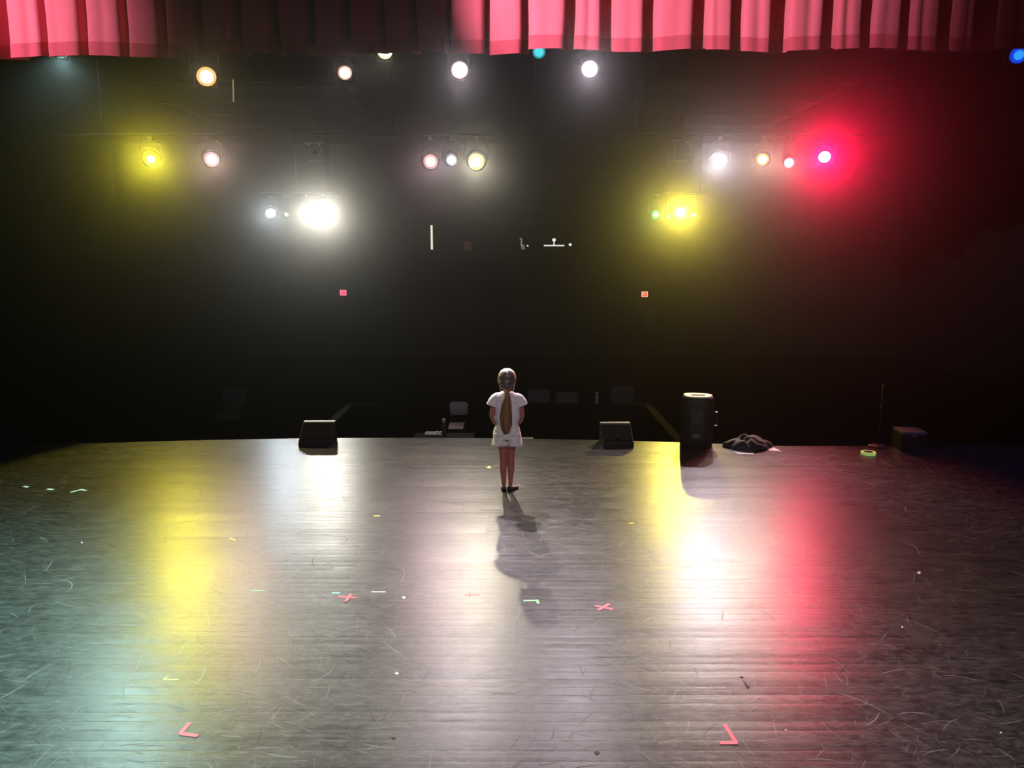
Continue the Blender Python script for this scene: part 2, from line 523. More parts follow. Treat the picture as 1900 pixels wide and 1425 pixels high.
# ------------------------------------------------------------------ lamps
def lens_mat(color, strength, rad, hot, halo_tint):
    m = bpy.data.materials.new('lamp_lens')
    m.use_nodes = True
    nt = m.node_tree
    nt.nodes.clear()
    out = nd(nt, 'ShaderNodeOutputMaterial')
    em = nd(nt, 'ShaderNodeEmission')
    tc = nd(nt, 'ShaderNodeTexCoord')
    ln = nd(nt, 'ShaderNodeVectorMath', operation='LENGTH')
    nt.links.new(tc.outputs['Object'], ln.inputs[0])
    mr = nd(nt, 'ShaderNodeMapRange', interpolation_type='SMOOTHSTEP')
    mr.inputs['From Min'].default_value = rad * hot
    mr.inputs['From Max'].default_value = rad * min(1.0, hot + 0.25)
    nt.links.new(ln.outputs['Value'], mr.inputs['Value'])
    mx = nd(nt, 'ShaderNodeMix', data_type='RGBA')
    mx.inputs[6].default_value = (*[c * strength for c in color], 1)
    mx.inputs[7].default_value = (*halo_tint, 1)  # halo around the lamp painted into the lens edge
    nt.links.new(mr.outputs['Result'], mx.inputs[0])
    nt.links.new(mx.outputs[2], em.inputs['Color'])
    nt.links.new(em.outputs[0], out.inputs['Surface'])
    m.cycles.emission_sampling = 'NONE'
    return m
M_frame = mat('matt_black_frame', (0.008, 0.008, 0.008), 0.9, 0.2, 30, spec=0.1)
def make_lamp(name, label, pos, aim, lens_r, color, strength, hot, rim, pipe, group, length=0.34, beam=None, frame=True, yoke_m=None):
    yoke_m = yoke_m or M_metal
    pos = Vector(pos)
    d = (Vector(aim) - pos).normalized()
    R = d.to_track_quat('Z', 'X').to_matrix().to_4x4()
    root = thing(name, label, 'stage light', pos + Vector((0, 0, 0)), 0, group)
    k = lens_r / 0.1
    # pos is the centre of the lens; the can runs backwards from it
    obj('body', lathe(new(), [(0.086 * k, 0.0), (0.115 * k, 0.012), (0.118 * k, 0.02), (0.112 * k, -0.10), (0.125 * k, -0.12), (0.125 * k, -length * 0.8), (0.09 * k, -length), (0.03 * k, -length - 0.02)], R), M_metal, root, True)
    ln = obj('lens', lathe(new(), [(0.001, 0.028), (0.04 * k, 0.024), (0.075 * k, 0.012), (0.098 * k, 0.004), (0.099 * k, 0.001)], R), lens_mat(color, strength, lens_r, hot, rim), root, True)
    if frame:
        fb = new()
        q = 0.125 * k
        for x0, x1, y0, y1 in ((-q, q, q * 0.84, q), (-q, q, -q, -q * 0.84), (-q, -q * 0.84, -q * 0.84, q * 0.84), (q * 0.84, q, -q * 0.84, q * 0.84)):
            box(fb, x0, x1, y0, y1, 0.020, 0.026, R)
        obj('gel_frame', fb, M_frame, root)
    # yoke from the can's sides up to the clamp under the pipe
    side = Vector((1, 0, 0))
    mid = -d * (length * 0.5)
    w = 0.145 * k
    py_, pz_ = pipe[0] - pos.y, pipe[1] - pos.z
    ytop = Vector((mid.x, py_, pz_ - 0.085))
    obj('yoke', tube(new(), [mid + side * w, mid.lerp(ytop, 0.7) + side * w, mid.lerp(ytop, 0.92) + side * w * 0.6, ytop, mid.lerp(ytop, 0.92) - side * w * 0.6, mid.lerp(ytop, 0.7) - side * w, mid - side * w], 0.010, 6), yoke_m, root)
    cb = new()
    box(cb, mid.x - 0.03, mid.x + 0.03, py_ - 0.035, py_ + 0.035, pz_ - 0.085, pz_ - 0.026)
    obj('clamp', cb, M_steel, root)
    if beam:
        for (aim2, col, power, cone, blend) in ([beam] if not isinstance(beam, list) else beam):
            dd = (Vector(aim2) - pos).normalized()
            spot(pos + dd * 0.05, aim2, col, power, cone, blend, 0.04)
    return root
Y1, Y2, Y3 = 11.1, 14.2, 18.1
G1, G2, G3 = 'lamps just beyond the valance', 'lamps on the middle lighting pipe', 'lamps on the rear lighting pipe'
WARM, COOL = (1.0, 0.90, 0.78), (0.92, 0.95, 1.0)
LAMPS = [
    # name, label, px, py, Y, lens_r, lens colour, strength, hot, rim halo tint, dz, group, beam(aim px, colour, power, cone, blend)
    ('spotlight', 'pale teal-white lamp tucked under the left end of the red valance', 112, 97, Y1, 0.085, (0.75, 1.0, 0.92), 1.6, 0.5, (0.25, 0.42, 0.38), 0.5, G1, ((330, 1350), (0.6, 1.0, 0.95), 950, 50, 0.9)),
    ('spotlight', 'amber-haloed white lamp on a long lamplit pale yoke below the valance', 383, 142, Y1, 0.15, (1.0, 0.9, 0.68), 3, 0.5, (0.95, 0.55, 0.18), 0.55, G1, ((840, 960), (1.0, 0.82, 0.6), 520, 44, 0.8)),
    ('spotlight', 'small peach-white lamp hanging under a bright clamp', 640, 135, Y1, 0.11, (1.0, 0.86, 0.75), 2.0, 0.6, (0.75, 0.42, 0.32), 0.52, G1, ((930, 940), (1.0, 0.85, 0.75), 900, 34, 1.0)),
    ('spotlight', 'cream lamp with its top half hidden by the valance hem', 714, 95, Y1, 0.12, (1.0, 0.98, 0.66), 1.8, 0.7, (0.62, 0.6, 0.22), 0.5, G1, ((760, 1300), (1.0, 0.97, 0.75), 120, 62, 0.8)),
    ('spotlight', 'bright white lamp with pink rim below the dim part of valance', 853, 130, Y1, 0.135, (1.0, 0.96, 0.95), 12, 0.62, (0.85, 0.58, 0.62), 0.55, G1, ((984, 985), (1.0, 0.86, 0.92), 2300, 15, 1.0)),
    ('spotlight', 'teal lamp peeking under the bright pink valance pleats', 1000, 96, Y1, 0.10, (0.08, 0.75, 0.85), 1.0, 0.6, (0.01, 0.28, 0.36), 0.5, G1, None),
    ('spotlight', 'bright white lamp with violet rim under the pink valance pleats', 1094, 128, Y1, 0.135, (1.0, 0.97, 1.0), 14, 0.62, (0.72, 0.52, 0.68), 0.55, G1, ((960, 960), (1.0, 0.85, 0.97), 700, 36, 1.0)),
    ('spotlight', 'deep blue lamp at the far right below the valance', 1890, 102, Y1, 0.125, (0.02, 0.35, 1.0), 1.0, 0.45, (0.0, 0.04, 0.65), 0.5, G1, None),
    ('spotlight', 'strong yellow lamp, leftmost on the middle lighting pipe', 280, 295, Y2, 0.15, (1.0, 0.92, 0.22), 9, 0.35, (1.0, 0.85, 0.03), 0.5, G2, ((400, 1050), (1.0, 0.86, 0.05), 950, 50, 0.25)),
    ('spotlight', 'pink-rimmed white lamp beside the strong yellow one', 393, 296, Y2, 0.15, (1.0, 0.9, 0.92), 9, 0.45, (0.70, 0.36, 0.42), 0.5, G2, ((450, 1100), (1.0, 0.66, 0.58), 420, 58, 0.6)),
    ('spotlight', 'rosy white lamp, left one of the middle trio', 799, 300, Y2, 0.15, (1.0, 0.92, 0.9), 9, 0.45, (0.72, 0.36, 0.34), 0.5, G2, ((830, 1010), (1.0, 0.62, 0.72), 330, 52, 0.6)),
    ('spotlight', 'cool white lamp, centre one of the middle trio', 838, 297, Y2, 0.12, (0.95, 0.97, 1.0), 9, 0.5, (0.34, 0.36, 0.45), 0.5, G2, ((870, 1000), (0.95, 0.93, 1.0), 120, 52, 0.6)),
    ('spotlight', 'yellow-rimmed white lamp, right one of the middle trio', 884, 300, Y2, 0.17, (1.0, 0.97, 0.8), 9, 0.42, (0.78, 0.68, 0.25), 0.5, G2, ((895, 1040), (1.0, 0.90, 0.66), 760, 52, 0.6)),
    ('spotlight', 'white lamp with wide violet rim right of the yellow burst', 1334, 298, Y2, 0.16, (1.0, 0.97, 1.0), 12, 0.5, (0.50, 0.34, 0.52), 0.5, G2, ((1290, 1090), (1.0, 0.88, 1.0), 850, 52, 0.6)),
    ('spotlight', 'orange-rimmed white lamp right of the violet one', 1415, 296, Y2, 0.13, (1.0, 0.92, 0.75), 9, 0.45, (0.85, 0.42, 0.12), 0.5, G2, ((1380, 1090), (1.0, 0.70, 0.50), 540, 52, 0.6)),
    ('spotlight', 'small bluish white lamp next to the red one', 1464, 302, Y2, 0.10, (0.92, 0.96, 1.0), 9, 0.55, (0.45, 0.5, 0.62), 0.5, G2, ((1430, 1090), (0.95, 0.95, 1.0), 130, 50, 0.6)),
    ('spotlight', 'strong red lamp, rightmost on the middle lighting pipe', 1530, 291, Y2, 0.16, (1.0, 0.85, 0.45), 14, 0.5, (1.0, 0.0, 0.03), 0.5, G2, ((1480, 1090), (1.0, 0.01, 0.10), 860, 50, 0.6)),
    ('spotlight', 'bluish white lamp at the left end of the rear lighting pipe', 502, 396, Y3, 0.14, (0.9, 0.97, 1.0), 8, 0.5, (0.30, 0.36, 0.42), 0.5, G3, ((500, 920), (0.8, 0.92, 1.0), 330, 46, 0.6)),
    ('spotlight', 'tiny dim lamp left of the dazzling white pair', 531, 398, Y3, 0.06, (0.9, 0.85, 0.65), 0.9, 0.6, (0.3, 0.27, 0.2), 0.5, G3, None),
    ('spotlight', 'left one of the dazzling warm white pair', 571, 398, Y3, 0.105, (1.0, 0.95, 0.8), 14, 0.7, (1.0, 0.85, 0.5), 0.5, G3, ((585, 920), (1.0, 0.96, 0.82), 260, 46, 0.6)),
    ('spotlight', 'right one of the dazzling warm white pair', 601, 397, Y3, 0.125, (1.0, 0.97, 0.82), 25, 0.8, (1.0, 0.9, 0.6), 0.5, G3, ((610, 920), (1.0, 0.97, 0.84), 400, 46, 0.6)),
    ('spotlight', 'small green lamp left of the yellow burst', 1217, 398, Y3, 0.12, (0.7, 1.0, 0.9), 3, 0.35, (0.0, 0.42, 0.12), 0.5, G3, None),
    ('spotlight', 'tiny pale lamp between the green and yellow lamps', 1240, 402, Y3, 0.05, (1.0, 0.92, 0.5), 2.0, 0.7, (0.8, 0.6, 0.1), 0.5, G3, None),
    ('spotlight', 'dazzling yellow lamp on the rear lighting pipe', 1263, 394, Y3, 0.125, (1.0, 0.95, 0.5), 22, 0.75, (1.0, 0.85, 0.1), 0.5, G3, ((1238, 920), (1.0, 0.80, 0.10), 850, 46, 0.5)),
    ('spotlight', 'tiny pale lamp right of the dazzling yellow one', 1288, 399, Y3, 0.06, (1.0, 0.92, 0.5), 2.0, 0.7, (0.8, 0.6, 0.1), 0.5, G3, None),
]
PIPES = {Y1: (Y1 + 0.15, at(640, 135, Y1).z + 0.55), Y2: (Y2 + 0.15, at(800, 300, Y2).z + 0.50), Y3: (Y3 + 0.15, at(573, 398, Y3).z + 0.50)}
HALO_BEAM = {571: 700, 601: 2400, 280: 600, 393: 110, 799: 110, 838: 60, 884: 170, 1334: 260, 1415: 130, 1464: 60, 1530: 6500, 502: 260, 1217: 120, 1263: 3400, 853: 170, 1094: 260, 383: 60, 640: 30}
HALO_COL = {1217: (0.1, 1.0, 0.4), 1530: (1.0, 0.0, 0.05), 1263: (1.0, 0.80, 0.08), 601: (1.0, 0.95, 0.78), 383: (1.0, 0.75, 0.4)}
for (nm, lab, px, py, Y, r, col, st, hot, rim, dz, g, beam) in LAMPS:
    p = at(px, py, Y)
    bb = None
    aim = ground(px, 1000)
    if beam:
        aim = ground(*beam[0])
        bb = [(aim, beam[1], beam[2], beam[3], beam[4])]
    elif Y == Y1:
        aim = Vector((p.x * 0.9, 3.0, 1.2))
    if px in (853, 1094):      # wide share of the same lamp, falling on the floor nearer the camera
        bb = bb + [(ground(950 + (px - 950) * 0.6, 1395), (1.0, 0.86, 0.97), 480, 44, 0.9)]
    if px in HALO_BEAM:      # added beam aimed toward the camera, lighting the haze into a halo
        bb = (bb or []) + [(Vector((p.x * 0.05, 0.0, CAM_H)), HALO_COL.get(px, beam[1] if beam else col), HALO_BEAM[px], 24, 1.0)]
    face = (Vector(aim) - p).normalized()
    face = (face + (Vector((0, 0, CAM_H)) - p).normalized()).normalized()       # the cans are tipped a little up from the aim of their beams
    make_lamp(nm, lab, p, p + face * 5, r * 0.92, col, st, hot, rim, PIPES[Y], None, 0.34 if r > 0.09 else 0.18, bb, Y == Y1 and px not in (853, 1094), M_lamplit if 'pale yoke' in lab else None)  # on the pale yoke, lamp light is put into the colour

# lighting pipes with hangers to the ceiling
def pipe(label, x0, x1, y, z, ztop, hang):
    t = thing('lighting_pipe', label, 'pipe', ((x0 + x1) / 2, y, z))
    c = t.location
    to_local(obj('tube', tube(new(), [(x0, y, z), (x1, y, z)], 0.024, 10), M_metal), t)
    for x in hang:
        to_local(obj('hanger', tube(new(), [(x, y, z + 0.02), (x, y, ztop)], 0.012, 6), M_metal), t)
    return t
pipe('long dark lighting pipe just beyond the valance', -9.4, 9.4, *PIPES[Y1], 6.1, (-8, -3.2, 3.4, 8))
pipe('dark lighting pipe carrying the middle row of lamps', -8.5, 7.6, *PIPES[Y2], 6.1, (-7.6, -2.2, 0.4, 6.9))
pipe('short dark pipe carrying the dazzling white pair', at(480, 400, Y3).x, at(630, 400, Y3).x, *PIPES[Y3], 6.1, (at(550, 400, Y3).x, at(610, 400, Y3).x))
pipe('short dark pipe carrying the dazzling yellow lamp', at(1195, 400, Y3).x, at(1310, 400, Y3).x, *PIPES[Y3], 6.1, (at(1233, 400, Y3).x, at(1300, 400, Y3).x))

# ------------------------------------------------------------------ ceiling panels above the house
M_panel = mat('grey_ceiling_panel', (0.035, 0.035, 0.032), 0.7, 0.15, 4, spec=0.3)
def ceiling_panel(label, px0, px1, pyn, pyf):
    z = 5.55
    n0, n1 = ground(px0, pyn, z), ground(px1, pyn, z)
    yf = ground(px0, pyf, z).y
    t = thing('ceiling_panel', label, 'ceiling panel', ((n0.x + n1.x) / 2, (n0.y + yf) / 2, z))
    to_local(obj('panel', box(new(), n0.x, n1.x, n0.y, yf, z, z + 0.06, None, 0.01), M_panel), t)
    rb = new()
    for f in (0.04, 0.36, 0.66, 0.96):
        yy = n0.y + (yf - n0.y) * f
        box(rb, n0.x, n1.x, yy - 0.02, yy + 0.02, z - 0.03, z)
    to_local(obj('rib', rb, M_metal), t)
    for fx in (0.1, 0.9):
        for fy in (0.2, 0.8):
            x, y = n0.x + (n1.x - n0.x) * fx, n0.y + (yf - n0.y) * fy
            to_local(obj('hanger', tube(new(), [(x, y, z + 0.05), (x, y, 6.1)], 0.01, 6), M_metal), t)
    return t
ceiling_panel('dim grey ceiling panel over the house on the right, above the yellow burst', 1195, 1600, 152, 236)
ceiling_panel('dim ceiling panel over the house on the left, above the yellow and pink lamps', 215, 625, 152, 236)

# projector hanging above the white pair, and the bracket box above the yellow burst
def hung_box(name, label, cat, px, py, Y, w, d, h, m):
    c = at(px, py, Y)
    t = thing(name, label, cat, c)
    obj('housing', box(new(), -w / 2, w / 2, -d / 2, d / 2, -h / 2, h / 2, None, 0.015), m, t)
    obj('front_lens', lathe(new(), [(0.03, 0), (0.045, 0.0), (0.045, 0.04), (0.03, 0.045)], Matrix.Translation((w * 0.2, -d / 2, 0)) @ Matrix.Rotation(PI / 2, 4, 'X')), M_black, t, True)
    fr = new()
    box(fr, -w * 0.62, w * 0.62, -0.03, 0.03, h / 2 + 0.06, h / 2 + 0.09)
    for s in (-1, 1):
        box(fr, s * w * 0.3 - 0.012, s * w * 0.3 + 0.012, -0.012, 0.012, h / 2 - 0.002, h / 2 + 0.07)
    obj('bracket', fr, M_steel, t)
    obj('drop_pole', tube(new(), [(0, 0, h / 2 + 0.085), (0, 0, 5.51 - c.z)], 0.022, 8), M_metal, t)
    return t
hung_box('projector', 'dim grey projector hanging above the dazzling white pair of lamps', 'projector', 583, 285, 16.6, 0.36, 0.34, 0.30, M_grey)
hung_box('projector', 'dim projector hanging above the dazzling yellow lamp', 'projector', 1266, 283, 16.6, 0.34, 0.34, 0.36, M_grey)
# pale hanging banner tip and thin rod
bt = at(1185, 192, 13.2)
tb = new()
prof = [(-0.07, 0.40), (0.09, 0.40), (0.10, 0.12), (-0.03, -0.40), (-0.075, -0.28)]
for yy in (0.0, 0.012):
    pass
va = [tb.verts.new((x, 0, z)) for x, z in prof]
vb = [tb.verts.new((x * 0.98, 0.014, z)) for x, z in prof]
tb.faces.new(va); tb.faces.new(vb[::-1])
for i in range(5):
    tb.faces.new((va[i], vb[i], vb[(i + 1) % 5], va[(i + 1) % 5]))
flag = thing('hanging_cloth', 'faint pale pointed cloth hanging from the ceiling right of the violet-rimmed lamp', 'cloth', bt)
obj('cloth', tb, M_grey, flag)
obj('cord', tube(new(), [(0.01, 0.007, 0.40), (0.01, 0.007, 6.1 - bt.z)], 0.006, 6), M_black, flag)
rt = at(432, 168, 13.4)
rod = thing('hanging_rod', 'thin faintly glowing yellow rod hanging right of the amber-haloed lamp', 'rod', rt)
obj('rod', tube(new(), [(0, 0, -0.18), (0.015, 0, 0.18)], 0.012, 8), mat('glowing_yellow_rod', (0.8, 0.75, 0.4), 0.5, 0.05, 20, emit=(0.8, 0.7, 0.35), estr=0.25), rod, True)  # faint glow put into the rod, which is no lamp
obj('cord', tube(new(), [(0.015, 0, 0.18), (0.015, 0, 6.1 - rt.z)], 0.005, 6), M_black, rod)

# ------------------------------------------------------------------ house: exit signs, booth, seats, pit
def exit_sign(label, px, py, col, edge):
    c = at(px, py, YB - 0.09)
    t = thing('exit_sign', label, 'sign', c)
    w, h = 0.105, 0.09
    m_red = mat('exit_sign_red', col, 0.5, 0.05, 20, emit=col, estr=1.0)
    m_edge = mat('exit_sign_letters', edge, 0.5, 0.05, 20, emit=edge, estr=1.3)
    obj('housing', box(new(), -w, w, -0.02, 0.085, -h, h, None, 0.006), M_black, t)
    fb = new()
    box(fb, -w * 0.97, w * 0.97, -0.024, -0.018, -h * 0.97, h * 0.97)
    obj('face', fb, m_red, t)
    fr = new()
    for a in ((-w, w, h * 0.72, h), (-w, w, -h, -h * 0.72), (-w, -w * 0.78, -h * 0.72, h * 0.72), (w * 0.78, w, -h * 0.72, h * 0.72)):
        box(fr, a[0], a[1], -0.03, -0.024, a[2], a[3])
    obj('frame', fr, m_edge, t)
    # EXIT in bars
    lb = new()
    def stroke(x0, z0, x1, z1):
        tube(lb, [(x0, -0.027, z0), (x1, -0.027, z1)], 0.004, 5)
    hh = h * 0.45
    X = [-0.072, -0.036, -0.002, 0.03]
    e = X[0]
    stroke(e, -hh, e, hh); stroke(e, hh, e + .022, hh); stroke(e, 0, e + .018, 0); stroke(e, -hh, e + .022, -hh)
    stroke(X[1], -hh, X[1] + .024, hh); stroke(X[1], hh, X[1] + .024, -hh)
    stroke(X[2] + .008, -hh, X[2] + .008, hh)
    stroke(X[3] + .012, -hh, X[3] + .012, hh); stroke(X[3], hh, X[3] + .026, hh)
    obj('lettering', lb, m_edge, t)
exit_sign('small red exit sign on the far wall below the dazzling white pair', 637, 543, (0.85, 0.02, 0.08), (1.0, 0.22, 0.35))
exit_sign('small orange-red exit sign on the far wall below the yellow burst', 1196, 546, (0.9, 0.08, 0.03), (1.0, 0.42, 0.28))
# pale door leaf edge under the right sign
d0, d1 = at(1200, 570, YB - 0.03), at(1215, 612, YB - 0.03)
bm = box(new(), d0.x, d1.x, YB - 0.05, YB, d1.z, d0.z)
dr = struct('trim_1', bm, mat('grey_door_edge', (0.05, 0.05, 0.05), 0.8, 0.2, 10))
# booth contents
M_glow = mat('door_gap_glow', (0.9, 0.9, 0.7), 0.5, 0.02, 10, emit=(0.95, 0.95, 0.72), estr=0.9)
s0, s1 = at(800.5, 418, YB + 0.3), at(800.5, 463, YB + 0.3)
ls = thing('lit_door_gap', 'thin bright vertical lit door gap at the left end of the booth window', 'light', (s0.x, YB + 0.3, s1.z))
obj('tube', box(new(), -0.032, 0.032, 0, 0.03, 0, s0.z - s1.z, None, 0.01), M_glow, ls)  # glowing box standing in for a lit door gap
obj('housing', box(new(), -0.045, 0.045, 0.028, 0.06, -0.02, s0.z - s1.z + 0.02), M_black, ls)
dk = at(1010, 466, YB + 0.9)
desk_z = at(1010, 463, YB + 0.5).z
dkx0, dkx1 = at(930, 460, YB + 0.6).x, at(1085, 460, YB + 0.6).x
desk = thing('booth_desk', 'dark control desk behind the booth window', 'desk', ((dkx0 + dkx1) / 2, YB + 0.7, desk_z - 0.75))
to_local(obj('desk_top', box(new(), dkx0, dkx1, YB + 0.35, YB + 1.1, desk_z - 0.05, desk_z), M_black), desk)
for x in (dkx0 + 0.05, dkx1 - 0.05):
    to_local(obj('leg', box(new(), x - 0.03, x + 0.03, YB + 0.4, YB + 1.05, desk_z - 1.0, desk_z - 0.05), M_black), desk)
M_lit = mat('lit_white', (0.85, 0.85, 0.8), 0.5, 0.05, 10, emit=(0.9, 0.92, 0.88), estr=0.9)
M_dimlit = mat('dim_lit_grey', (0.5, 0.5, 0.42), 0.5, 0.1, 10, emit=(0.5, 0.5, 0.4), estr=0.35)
# mixing console with a lit lamp bar and gooseneck lamp
q0, q1 = at(1009, 455, YB + 0.6), at(1047, 455, YB + 0.6)
mc = thing('mixing_console', 'mixing console with bright lit edge behind the booth window', 'console', ((q0.x + q1.x) / 2, YB + 0.65, desk_z))
hw = (q1.x - q0.x) / 2
obj('console_body', prism(new(), [(-0.1, 0.0), (0.3, 0.0), (0.3, 0.2), (-0.1, q0.z - desk_z - 0.01)], -hw, hw), M_black, mc)
obj('lit_edge', box(new(), -hw, hw, -0.115, -0.098, q0.z - desk_z - 0.035, q0.z - desk_z + 0.01), M_lit, mc)
gz = at(1028, 445, YB + 0.6).z - desk_z
gx = at(1028, 445, YB + 0.6).x - mc.location.x
obj('lamp_neck', tube(new(), [(gx, -0.06, 0.1), (gx, -0.06, gz - 0.04)], 0.02, 8), M_lit, mc)
obj('lamp_head', sphere(new(), (gx, -0.06, gz), (0.065, 0.05, 0.05)), M_lit, mc, True)
for px, py, nm, lab in ((1058, 454, 'desk_lamp', 'small round lit lamp right of the mixing console'), (979, 456, 'indicator_lamp', 'tiny lit lamp between the curved stand and the mixing console')):
    c = at(px, py, YB + 0.6)
    t = thing(nm, lab, 'lamp', (c.x, c.y, desk_z))
    hgt = c.z - desk_z
    r = 0.05 if nm == 'desk_lamp' else 0.028
    obj('bulb', sphere(new(), (0, 0, hgt), r), M_lit, t, True)
    obj('stem', tube(new(), [(0, 0, 0), (0, 0, hgt - r * 0.9)], 0.012, 6), M_black, t)
c = at(966, 462, YB + 0.55)
gn = thing('gooseneck_stand', 'curved pale stand behind the booth window left of the console', 'stand', (c.x, c.y, desk_z))
k = 0.0183
obj('neck', tube(new(), [(-0.03, 0, 0.36), (0.02, 0, 0.37), (0.03, 0, 0.30), (0.02, 0, 0.17), (0.05, 0, 0.06), (0.06, 0, 0.0)], 0.022, 8), M_dimlit, gn, True)
obj('brace', tube(new(), [(0.05, 0, 0.16), (0.11, 0, 0.13), (0.13, 0, 0.0)], 0.02, 8), M_dimlit, gn, True)
c = at(868, 455, YB + 0.9)
rb_ = thing('monitor_screen', 'faint reddish screen in the booth right of the lit door gap', 'screen', (c.x, c.y, c.z - 0.16))
obj('panel', box(new(), -0.13, 0.13, 0, 0.03, 0, 0.28, None, 0.008), mat('faint_screen', (0.05, 0.03, 0.02), 0.4, 0.3, 20, emit=(0.10, 0.05, 0.035), estr=0.2), rb_)
obj('foot', box(new(), -0.08, 0.08, -0.05, 0.09, c.z * 0 - 0.02, 0.0), M_black, rb_)
bm = box(new(), w0.x - 0.1, at(925, 460, YB + 0.6).x, YB + 0.6, YB + 1.3, c.z - 0.25, c.z - 0.18)
sh = tag(obj('booth_shelf', bm, M_black), 'dark shelf under the reddish screen in the booth', 'shelf')

# house seats that catch a little light
def seat(label, px, py, Y, m):
    c = at(px, py, Y)
    t = thing('auditorium_seat', label, 'seat', (c.x, c.y, -STAGE_H))
    ht = c.z + STAGE_H
    back = loft(new(), [ell(0, 0.0, ht - 0.5, 0.24, 0.045, 20, 4), ell(0, 0.0, ht - 0.1, 0.25, 0.045, 20, 4), ell(0, 0.02, ht - 0.03, 0.23, 0.035, 20, 4), ell(0, 0.02, ht, 0.18, 0.02, 20, 4)])
    obj('backrest', back, m, t, True)
    obj('seat_cushion', box(new(), -0.23, 0.23, -0.05 - 0.40, -0.05, ht - 0.55, ht - 0.45, None, 0.03), m, t)
    for s in (-1, 1):
        obj('side_frame', box(new(), s * 0.26 - 0.02, s * 0.26 + 0.02, -0.4, 0.06, 0, ht - 0.28, None, 0.01), M_black, t)
M_seat = mat('grey_seat_cloth', (0.10, 0.10, 0.11), 0.9, 0.2, 30)
seat('faint grey house seat just right of the girl beyond the pit rail', 1000, 722, 15.6, M_seat)
seat('faint grey house seat, second right of the girl beyond the pit rail', 1052, 728, 15.6, M_seat)
seat('faint grey house seat in the dark behind the water bottle', 1155, 716, 15.6, M_seat)
seat('faint grey house seat standing alone left of the pit', 433, 722, 15.0, M_seat)

# pit rail
zr = -0.2
r_f = ground(1195, 751, zr)
r_n = ground(1258, 793, zr)
XL = ground(640, 752, zr).x
bm = new()
yf = r_f.y
box(bm, XL, r_f.x + 0.14, yf, yf + 0.14, -STAGE_H, zr)
box(bm, r_f.x, r_f.x + 0.14, edge_y(r_f.x) - 0.04, yf, -STAGE_H, zr)
box(bm, XL, XL + 0.14, edge_y(XL) - 0.04, yf, -STAGE_H, zr)
struct('wall_pit_rail', bm, mat('matt_black_rail', (0.006, 0.006, 0.006), 0.95, 0.2, 10, spec=0.04))

# chair in the pit
Ych = 12.4
cb_ = at(851, 749, Ych + 0.38)
cs_ = at(845, 792, Ych)
M_chair = mat('grey_chair_plastic', (0.30, 0.30, 0.30), 0.6, 0.15, 30)
M_seatlit = mat('lit_pink_seat_pad', (0.85, 0.70, 0.66), 0.6, 0.1, 30)  # light falling on the seat is put into its pale pink colour
ch = thing('chair', 'grey-backed chair with a lamplit pale seat in the pit left of the girl', 'chair', (cs_.x, Ych + 0.18, -STAGE_H))
zs, zb = cs_.z + STAGE_H, cb_.z + STAGE_H
dx = cb_.x - cs_.x
rings = []
for z, w in ((zb - 0.20, 0.15), (zb - 0.08, 0.165), (zb - 0.01, 0.165), (zb + 0.035, 0.13)):
    rings.append(ell(dx, 0.20, z, w, 0.02, 20, 4))
obj('backrest', loft(new(), rings), M_chair, ch, True)
obj('seat', box(new(), -0.125, 0.135, -0.18, 0.19, zs - 0.045, zs, None, 0.012), M_seatlit, ch)
for sx in (-1, 1):
    obj('leg', tube(new(), [(sx * 0.12, -0.15, 0), (sx * 0.115, -0.14, zs - 0.04)], 0.011, 8), M_metal, ch)
    obj('leg', tube(new(), [(sx * 0.12 + dx * 0.3, 0.22, 0), (sx * 0.13 + dx * 0.8, 0.185, zs), (sx * 0.13 + dx, 0.205, zb - 0.1)], 0.011, 8), M_metal, ch)

# small equipment table in the pit against the stage front, with things on it
tz = -0.05
tp = ground(806, 810, tz)
tx0, tx1 = ground(770, 806, tz).x, ground(880, 806, tz).x
ty0 = edge_y(tp.x) + 0.04
tbl = thing('side_table', 'low black table in the pit against the stage front', 'table', ((tx0 + tx1) / 2, ty0 + 0.22, -STAGE_H))
to_local(obj('table_top', box(new(), tx0, tx1, ty0, ty0 + 0.46, tz - 0.03, tz), M_duvet), tbl)
for x in (tx0 + 0.03, tx1 - 0.03):
    for y in (ty0 + 0.03, ty0 + 0.43):
        to_local(obj('leg', box(new(), x - 0.015, x + 0.015, y - 0.015, y + 0.015, -STAGE_H, tz - 0.03), M_metal), tbl)
p = ground(806, 807, tz)
p.y = max(p.y, ty0 + 0.12)
M_book = mat('grey_notebook', (0.17, 0.17, 0.165), 0.7, 0.15, 30)
nb = thing('notebook', 'grey notebook lying at the stage front left of the girl', 'notebook', (p.x, p.y, tz))
obj('cover', box(new(), -0.14, 0.12, -0.07, 0.13, 0.0, 0.025, None, 0.004), M_book, nb)
obj('pages', box(new(), -0.135, 0.123, -0.065, 0.125, 0.006, 0.019), M_white, nb)
for i, (px, py) in enumerate(((810, 806), (818, 806))):
    q = ground(px, py, tz + 0.025)
    cr = tag(obj('paper_scrap', sphere(new(), (0, 0, 0.012), (0.022 + 0.008 * i, 0.02, 0.012), None, 8, 6), M_white), 'small white scrap on the grey notebook, %s' % ('the left one' if i == 0 else 'the right one next to the flask'), 'paper')
    cr.location = (q.x, nb.location.y + 0.02, tz + 0.025)
q = ground(824, 800, tz)
fl = thing('flask', 'slim dark flask with a grey cap at the stage front left of the girl', 'flask', (ground(824, 804, tz).x + 0.01, ty0 + 0.31, tz))
obj('bottle_body', lathe(new(), [(0.03, 0), (0.034, 0.01), (0.034, 0.15), (0.024, 0.18), (0.022, 0.20)]), M_black, fl, True)
obj('cap', lathe(new(), [(0.024, 0.198), (0.026, 0.205), (0.026, 0.24), (0.022, 0.247)]), mat('grey_cap', (0.32, 0.32, 0.32), 0.4, 0.1, 30), fl, True)
